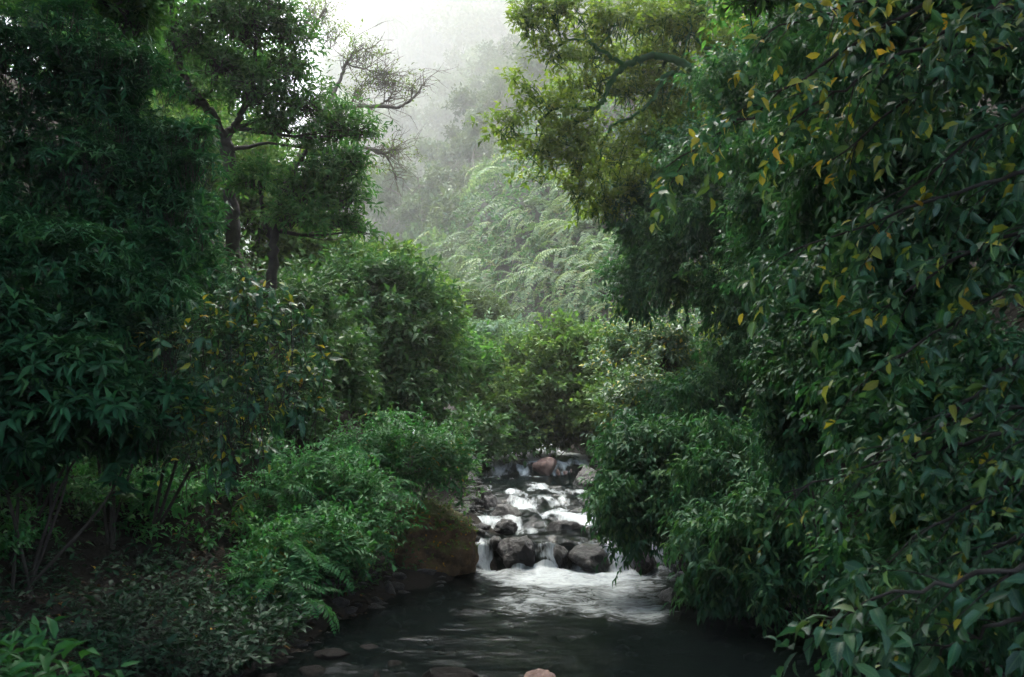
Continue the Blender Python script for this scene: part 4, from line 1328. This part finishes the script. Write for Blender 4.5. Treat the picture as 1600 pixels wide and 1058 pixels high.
# unseen trees added over and behind the viewpoint so their crowns shade the near banks
for k, (lab, bx, by, spr, top, rad) in enumerate([('unseen tree added for shade, leaning from the left bank over the near forest floor', -7.5, 4.0, 3.4, 11.5, 4.2), ('unseen tree added for shade, leaning from the right bank over the near pool', 7.2, 3.8, 3.4, 12.0, 4.2),
                                              ('unseen tree added for shade on the left bank behind the viewpoint', -6.5, -5.0, 3.5, 11.5, 4.4), ('unseen tree added for shade on the right bank behind the viewpoint', 8.0, -6.0, 3.5, 12.5, 4.4),
                                              ('unseen tree added for shade, spreading high over the stream above the viewpoint', -5.5, -0.5, 3.5, 14.0, 4.6), ('unseen tree added for shade, reaching from high on the left wall above the rosette-leaved shrubs', -10.0, 12.0, 3.5, 15.5, 4.8), ('unseen tree added for shade, reaching from high on the right wall above the creeper curtains', 11.0, 12.0, 3.5, 16.0, 4.8), ('unseen tree added for shade at the bend behind the viewpoint', -1.0, -16.0, 3.5, 22.0, 5.0), ('unseen tree added for shade high on the left wall beside the viewpoint', -13.0, 9.0, 3.5, 17.0, 4.4), ('unseen tree added for shade high on the right wall beside the viewpoint', 13.0, 9.0, 3.5, 18.0, 4.4)]):
    r = np.random.default_rng(260 + k)
    z0 = float(ground_h(np.array([bx]), np.array([by]))[0]) - .2
    base = np.array([bx, by, z0])
    sg = -1 if bx < 0 else 1
    topc = np.array([bx - sg * (6.0 if top == 14.0 else 3.0), by + (4.5 if top == 14.0 else .5), top])
    root = thing('canopy_tree', lab, 'tree', base)
    p = smooth_path([base, base * .6 + topc * .4 + np.array([sg * .4, 0, 0]), topc], 16, .03, r)
    t = Tubes(); t.add(p, np.linspace(.3, .08, 16), 9)
    obj('trunk', t.mesh('trunk', M['bark'], base), root)
    bls = [(topc + np.array([r.uniform(-1, 1) * rad * .9, r.uniform(-1, 1) * rad * .8, r.normal(.4, .5)]), np.array([rad * .55, rad * .55, rad * .28])) for _ in range(13)]
    for c, rd in bls:
        a = p[int(r.integers(9, 15))]
        t = Tubes(); t.add(smooth_path([a, (a + c) / 2 + r.normal(0, .2, 3), c], 8), np.linspace(.09, .02, 8), 6)
        obj('limb', t.mesh('limb', M['bark'], base), root)
    arrs, s, sp = foliage(r, bls, 4600, 'tree', ln=.52, wd=.24, stem=.6, inner=.25, templ='diamond', n=4)
    obj('crown', leaf_mesh('crown', arrs, 'diamond', M['whorl'], base), root, kind='stuff')


# ---- filler bushes on the walls: prototypes copied over the banks
def bush_proto(seed, sty, count, mat, flat=.75, low=-.9, **ov):
    r = np.random.default_rng(seed)
    blobs = [(np.array([r.normal(0, .35), r.normal(0, .35), r.normal(0, .22)]), np.array([.62, .62, .5]) * r.uniform(.7, 1.05)) for _ in range(4)]
    arrs, s, sp = foliage(r, blobs, count, sty, low=low, mat=mat, **ov)
    root = thing('wall_bush', 'x', 'bush', (0, 0, 0))
    obj('foliage', leaf_mesh('foliage', arrs, s['templ'], M[mat]), root, kind='stuff')
    t = Tubes()
    for c, rd in blobs:
        t.add(smooth_path([np.array([0, 0, -.7]), c * .5 + r.normal(0, .08, 3), c], 7), np.linspace(.025, .008, 7), 5)
    obj('stems', t.mesh('stems', M['bark']), root, kind='stuff')
    return root


def scatter(protos, pxs, pys, smin, smax, label, group, seed, lift=.25, dref=None):
    r = np.random.default_rng(seed)
    P, ok = ray_ground(pxs, pys)
    for k in np.nonzero(ok)[0]:
        s = r.uniform(smin, smax) * (1.0 if dref is None else max(.6, P[k][1] / dref))
        put(protos, int(r.integers(len(protos))), P[k] + np.array([0, 0, lift * s]), s, r.uniform(0, 6.28), label, group, (r.normal(0, .15), r.normal(0, .15)))


def jgrid(r, x0, x1, y0, y1, step):
    xs = np.arange(x0, x1, step); ys = np.arange(y0, y1, step)
    X, Y = np.meshgrid(xs, ys)
    X = X + r.uniform(-.45, .45, X.shape) * step
    Y = Y + r.uniform(-.45, .45, Y.shape) * step
    return X.ravel(), Y.ravel()


rp = np.random.default_rng(900)
wallA = [bush_proto(801, 'small', 380, 'small', ln=.19, wd=.085), bush_proto(802, 'olive', 380, 'olive', ln=.19, wd=.085), bush_proto(803, 'small', 380, 'hang', ln=.18, wd=.075)]
scatter(wallA, *jgrid(rp, 930, 1330, 110, 660, 50), .7, 1.3, 'creeper-covered bush clinging to the steep right wall behind the hanging shrubs', 'bushes on the right wall', 31)
wallB = [bush_proto(811, 'small', 360, 'small', ln=.17, wd=.07), bush_proto(812, 'small', 360, 'fern', ln=.16, wd=.065)]
scatter(wallB, *jgrid(rp, 120, 520, 380, 740, 75), .6, 1.0, 'shaded bush on the slope under the twin trunks', 'bushes on the left slope', 32)
scatter(wallB, *jgrid(rp, -40, 330, 660, 880, 58), .45, .75, 'dark bush crowding the black hollow under the left bank', 'bushes in the hollow', 34)
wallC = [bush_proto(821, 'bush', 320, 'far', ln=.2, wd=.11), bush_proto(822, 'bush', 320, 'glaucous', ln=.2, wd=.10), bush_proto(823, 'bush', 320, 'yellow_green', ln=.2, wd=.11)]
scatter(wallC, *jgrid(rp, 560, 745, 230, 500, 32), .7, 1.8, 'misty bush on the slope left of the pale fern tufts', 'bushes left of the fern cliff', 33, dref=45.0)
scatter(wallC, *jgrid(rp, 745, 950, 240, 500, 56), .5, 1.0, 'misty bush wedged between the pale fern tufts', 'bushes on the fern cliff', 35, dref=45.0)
rq = np.random.default_rng(905)
for sg, lab, grp in ((1, 'shaded bush on the right bank behind the broad-leaved boughs', 'bushes behind the right boughs'), (-1, 'shaded bush high on the left bank behind the rosette-leaved shrubs', 'bushes high on the left bank')):
    for k in range(30):
        y = rq.uniform(2.5, 11)
        e = rq.uniform(.6, 5.0) + (2.6 if sg < 0 else 0)
        x = float(foot(y, XR)) + e if sg > 0 else float(foot(y, XL)) - e
        z = float(ground_h(np.array([x]), np.array([y]))[0])
        put(wallA if sg > 0 else wallB, int(rq.integers(3)), (x, y, z + .2), rq.uniform(.55, .95), rq.uniform(0, 6.28), lab, grp)
# pale arching fern tufts on the cliff
fx, fy = jgrid(np.random.default_rng(44), 700, 955, 265, 515, 23)
P, ok = ray_ground(fx, fy)
rf = np.random.default_rng(45)
for k in np.nonzero(ok & (P[:, 1] < 130))[0]:
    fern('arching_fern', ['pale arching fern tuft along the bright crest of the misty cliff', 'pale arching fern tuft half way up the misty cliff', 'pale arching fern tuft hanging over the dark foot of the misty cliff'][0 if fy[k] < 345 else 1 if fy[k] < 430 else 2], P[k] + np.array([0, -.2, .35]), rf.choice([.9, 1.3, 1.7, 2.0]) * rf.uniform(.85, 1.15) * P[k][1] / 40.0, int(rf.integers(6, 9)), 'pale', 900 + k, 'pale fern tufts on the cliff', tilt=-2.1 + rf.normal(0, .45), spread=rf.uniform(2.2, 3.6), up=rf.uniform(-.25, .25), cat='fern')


# ---- far misty hillside
def far_tree_proto(seed, h, wdt):
    r = np.random.default_rng(seed)
    root = thing('forest_tree', 'x', 'tree', (0, 0, 0))
    t = Tubes()
    p = smooth_path([np.zeros(3), np.array([r.normal(0, .3), r.normal(0, .3), h * .5]), np.array([r.normal(0, .4), r.normal(0, .4), h * .85])], 10)
    t.add(p, np.linspace(.22, .07, 10), 6)
    blobs = []
    for k in range(8):
        c = np.array([r.normal(0, wdt * .5), r.normal(0, wdt * .5), h * r.uniform(.45, .95)])
        blobs.append((c, np.array([wdt * .45, wdt * .45, wdt * .32]) * r.uniform(.7, 1.1)))
        t.add(smooth_path([p[int(r.integers(4, 9))], c * .6 + p[6] * .4, c], 5), np.linspace(.07, .02, 5), 4)
    obj('trunk', t.mesh('trunk', M['bark_pale']), root)
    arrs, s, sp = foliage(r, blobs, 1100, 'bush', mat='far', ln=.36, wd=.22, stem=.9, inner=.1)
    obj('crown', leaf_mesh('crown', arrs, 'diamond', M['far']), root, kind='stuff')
    return root


farP = [far_tree_proto(851, 8, 3.0), far_tree_proto(852, 11, 2.6), far_tree_proto(853, 6, 3.6), far_tree_proto(854, 9, 2.2)]
r = np.random.default_rng(860)
for lab, grp, n_, y0, y1, a0, a1, c0, c1 in [('tree fading into the mist on the near shoulder of the far hillside', 'trees on the near shoulder of the hillside', 70, 62, 150, -.22, .12, .7, 1.2),
                                 ('ghostly tree almost lost in the white mist of the farthest slope', 'trees on the farthest slope', 90, 150, 460, -.16, .10, 1.1, 1.8),
                                 ('misty tree on the far left slope behind the bare tree', 'trees on the far left slope', 50, 60, 190, -.34, -.10, .9, 1.6)]:
    cnt = 0
    for k in range(3000):
        yo = math.exp(r.uniform(math.log(y0), math.log(y1)))
        y = unfold(yo)
        x = r.uniform(a0, a1) * y
        z = float(ground_h(np.array([x]), np.array([y]))[0])
        xr_, xl_ = foot(y, XR), foot(y, XL)
        if a0 > -.3 and x < xr_ - 2 or a0 < -.3 and x > xl_ + 2:
            continue
        cnt += 1
        if cnt > n_:
            break
        put(farP, int(r.integers(4)), (x, y, z - .3), r.uniform(c0, c1) * float(np.clip(yo / 90, .7, 3.0)) * y / yo, r.uniform(0, 6.28), lab, grp)

# undergrowth: a carpet of leafy shoots on every bank
def carpet(name, label, n, ymin, ymax, emax, ln0, sty, seed, mat, templ='diamond', side=0, nleaf=5):
    r = np.random.default_rng(seed)
    y = np.exp(r.uniform(math.log(ymin + 20), math.log(ymax + 20), n)) - 20
    sdn = np.where(r.random(n) < .5, -1, 1) if side == 0 else np.full(n, side)
    yo, f_ = fold(y)
    e = emax * r.random(n) ** 1.3 * np.clip(.35 + yo / 40, .4, 2.2) * f_
    x = np.where(sdn > 0, foot(y, XR) + .15 + e, foot(y, XL) - .15 - e)
    nearleft = (sdn < 0) & (y < 12.5) & (e < 2.6)
    x, y, sdn = x[~nearleft], y[~nearleft], sdn[~nearleft]
    z = ground_h(x, y)
    eps = .3 * np.clip(y / 30, 1, 40)
    gx_ = (ground_h(x + eps, y, False) - ground_h(x - eps, y, False)) / (2 * eps)
    gy_ = (ground_h(x, y + eps, False) - ground_h(x, y - eps, False)) / (2 * eps)
    nn = norm(np.stack([-gx_, -gy_, np.ones_like(x)], -1))
    lv = Leaves()
    sc = np.clip(y / 22, .7, 50)
    D = norm(nn + np.array([0, 0, .6]) + r.normal(0, .35, nn.shape))
    P = np.stack([x, y, z - .05], -1)
    for lo, hi in ((0, .9), (.9, 1.3), (1.3, 2.0), (2.0, 3.2), (3.2, 5), (5, 8), (8, 13), (13, 20), (20, 30), (30, 51)):
        i = (sc >= lo) & (sc < hi)
        if i.any():
            s = float(sc[i].mean())
            sprigs(lv, r, P[i], D[i], .38 * s * r.uniform(.6, 1.6, i.sum()), nleaf, ln0 * s, ln0 * .48 * s, 'spiral', 1.0, .3, (0, .85))
    o = obj(name, leaf_mesh(name, lv.arr(), templ, M[mat]), kind='stuff')
    return tag(o, label, 'undergrowth')


carpet('undergrowth', 'mixed low undergrowth covering the right wall of the gorge', 15000, -14, 110, 9, .13, 'spiral', 61, 'small', side=1)
carpet('undergrowth', 'mixed low undergrowth covering the left slope of the gorge', 13000, -14, 110, 11, .13, 'spiral', 62, 'small', side=-1)
carpet('undergrowth', 'leafy carpet on the near right bank under the broad-leaved boughs', 5000, -6, 15, 5, .15, 'spiral', 64, 'hang', side=1)
carpet('undergrowth', 'leafy carpet high on the near left bank', 4000, -6, 14, 8, .15, 'spiral', 65, 'small', side=-1)
carpet('undergrowth', 'hazy ground vegetation of the far hillside', 13000, 90, 1300, 32, .09, 'spiral', 63, 'far', side=1)

# palm and tall thin tree above the far ridge
pb = at(604, 150, 430)
root = thing('palm_tree', 'faint palm standing above the misty ridge', 'palm', pb - np.array([0, 0, 30]))
o0 = np.array(root.location)
top = at(606, 28, 430)
t = Tubes(); t.add(smooth_path([o0, (o0 + top) / 2 + np.array([.3, 0, 0]), top], 12), np.linspace(.85, .5, 12), 7)
obj('trunk', t.mesh('trunk', M['bark_pale'], o0), root)
r = np.random.default_rng(3)
for k in range(15):
    a = k / 15 * 6.28 + r.normal(0, .1)
    A = frond_arrays(r, top - o0, (math.cos(a), math.sin(a), r.uniform(-.1, 1.3)), r.uniform(10.5, 13.0), 1.5, pairs=16, wd=.17, pin_w=.12)
    obj('frond', leaf_mesh('frond', A, 'diamond', M['far']), root)
tree('bare_tree', 'faint tall thin tree rising beside the gap of white sky',
     [([(738, 200, 450), (740, 120, 450), (738, 60, 450), (735, 0, 450), (730, -60, 450)], 2.0, .9)],
     [([(738, 60, 450), (722, 35, 450), (712, 5, 450), (700, -40, 450)], .9, .25), ([(737, 40, 450), (752, 15, 450), (760, -20, 450)], .8, .22), ([(740, 90, 450), (726, 60, 450), (720, 40, 450)], .6, .18)],
     [(712, 0, 450, 14, 8), (756, 0, 450, 12, 8), (722, 42, 450, 10, 6), (735, -30, 450, 25, 14)], 260, 'bush', 246, mat='bark_pale', ln=1.7, wd=.9, stem=5.0)

# ---- leaf litter and single fallen leaves on the floor
r = np.random.default_rng(70)
n = 5200
y = r.uniform(5.5, 13.5, n)
x = np.interp(y, XL[:, 0], XL[:, 1]) + .2 - r.uniform(0, 3.6, n) ** 1.0
z = ground_h(x, y) + .015
lv = Leaves()
a = r.uniform(0, 6.28, n)
D = np.stack([np.cos(a), np.sin(a), r.normal(0, .25, n)], -1)
Nn = np.stack([r.normal(0, .3, n), r.normal(0, .3, n), np.ones(n)], -1)
lv.add(np.stack([x, y, z], -1), D, norm(Nn), r.uniform(.05, .13, n), r.uniform(.02, .05, n), r.random(n) ** 1.2 * .93)
tag(obj('leaf_litter', leaf_mesh('leaf_litter', lv.arr(), 'leaf5', M['litter']), kind='stuff'), 'brown leaf litter on the dark forest floor', 'leaf litter')
gold = leaf_mesh('fallen_leaf', [np.array([[0, -.5, 0.]]), np.array([[0, 1.0, 0]]), np.array([[0, 0, 1.0]]), np.ones(1), np.full(1, .42), np.array([.4])], 'leaf8', M['gold'])
for k, (a_, b_) in enumerate([(145, 928), (208, 925), (226, 950), (300, 958), (115, 1000), (192, 1014), (168, 1030), (305, 1025), (322, 1052), (240, 975), (290, 1010), (270, 1040), (362, 970), (345, 1015), (335, 865), (368, 872), (385, 892), (395, 905), (350, 940), (305, 992), (260, 1012), (330, 985)]):
    p, ok = ray_ground(np.array([a_ * 1.0]), np.array([b_ * 1.0]))
    p = p[0]
    p[2] = float(ground_h(p[:1], p[1:2])[0]) + .05
    o = obj('fallen_leaf', gold, loc=p)
    s = r.uniform(.08, .14)
    o.scale = (s, s, s)
    o.rotation_euler = (r.normal(.2, .3), r.normal(0, .3), r.uniform(0, 6.28))
    tag(o, 'yellow fallen leaf lying on the dark litter of the left bank', 'leaf', 'yellow fallen leaves on the forest floor')
# little leaves stuck on the mossy boulder
c = np.array(bpy.data.objects['boulder'].location)
n = 170
a = r.uniform(0, 6.28, n)
V = np.array([v.co[:] for v in bpy.data.objects['boulder'].data.vertices])
Nn = np.array([v.normal[:] for v in bpy.data.objects['boulder'].data.vertices])
i = np.nonzero((Nn[:, 2] > .15) & (Nn[:, 1] < .4))[0]
i = r.choice(i, n)
d = norm(np.cross(Nn[i], norm(r.normal(0, 1, (n, 3)))))
lv = Leaves(); lv.add(V[i] + Nn[i] * .012, d, Nn[i], r.uniform(.03, .075, n), r.uniform(.02, .035, n), np.clip(r.normal(.93, .06, n), 0, 1))
o = obj('stuck_leaves', leaf_mesh('stuck_leaves', lv.arr(), 'leaf5', M['litter']), bpy.data.objects['boulder'], kind='stuff')

# moss and tiny creepers on the boulder
r = np.random.default_rng(72)
i = np.nonzero((Nn[:, 2] > .35) & (Nn[:, 1] < .6))[0]
i = r.choice(i, 420)
w_ = fbm(V[i] * 3.0 + 5, 2, 3) > -.05
i = i[w_]
lv = Leaves()
sprigs(lv, r, V[i], norm(Nn[i] + r.normal(0, .4, (len(i), 3))), .05, 5, .045, .022, 'spiral', 1.0, .2, (.2, 1.0))
obj('moss', leaf_mesh('moss', lv.arr(), 'diamond', M['yellow_green']), bpy.data.objects['boulder'], kind='stuff')

# ------------------------------------------------------------------ haze: one box of even air
hz0, hz1 = np.array([-1610.0, -125.0, -4.0]), np.array([1610.0, 1710.0, 75.0])
zmax = float(GZ.max()) + 90
hz1[2] = zmax
hz0[2] = float(GZ.min()) - 1.5
c = (hz0 + hz1) / 2
s = (hz1 - hz0) / 2
bv = np.array([[x, y, z] for z in (-1, 1) for y in (-1, 1) for x in (-1, 1)], float) * s
bf = np.array([[0, 2, 3, 1], [4, 5, 7, 6], [0, 1, 5, 4], [2, 6, 7, 3], [0, 4, 6, 2], [1, 3, 7, 5]])
m, N, L = new_mat('haze')
out = N.new('ShaderNodeOutputMaterial')
pv = N.new('ShaderNodeVolumePrincipled')
pv.inputs['Color'].default_value = (.93, .96, .93, 1)
pv.inputs['Density'].default_value = HAZE_DENSITY
pv.inputs['Anisotropy'].default_value = .6
L.new(pv.outputs[0], out.inputs['Volume'])
hz = obj('haze', mesh_np('haze', bv, None, None, m, smooth=False, F4=bf), loc=c, kind='stuff')
tag(hz, 'pale mist filling the gorge and whitening the far hillside', 'haze')

tris = sum(len(me.loops) - 2 * len(me.polygons) for me in bpy.data.meshes)
print('TRIANGLES', tris, 'OBJECTS', len(scene.objects))
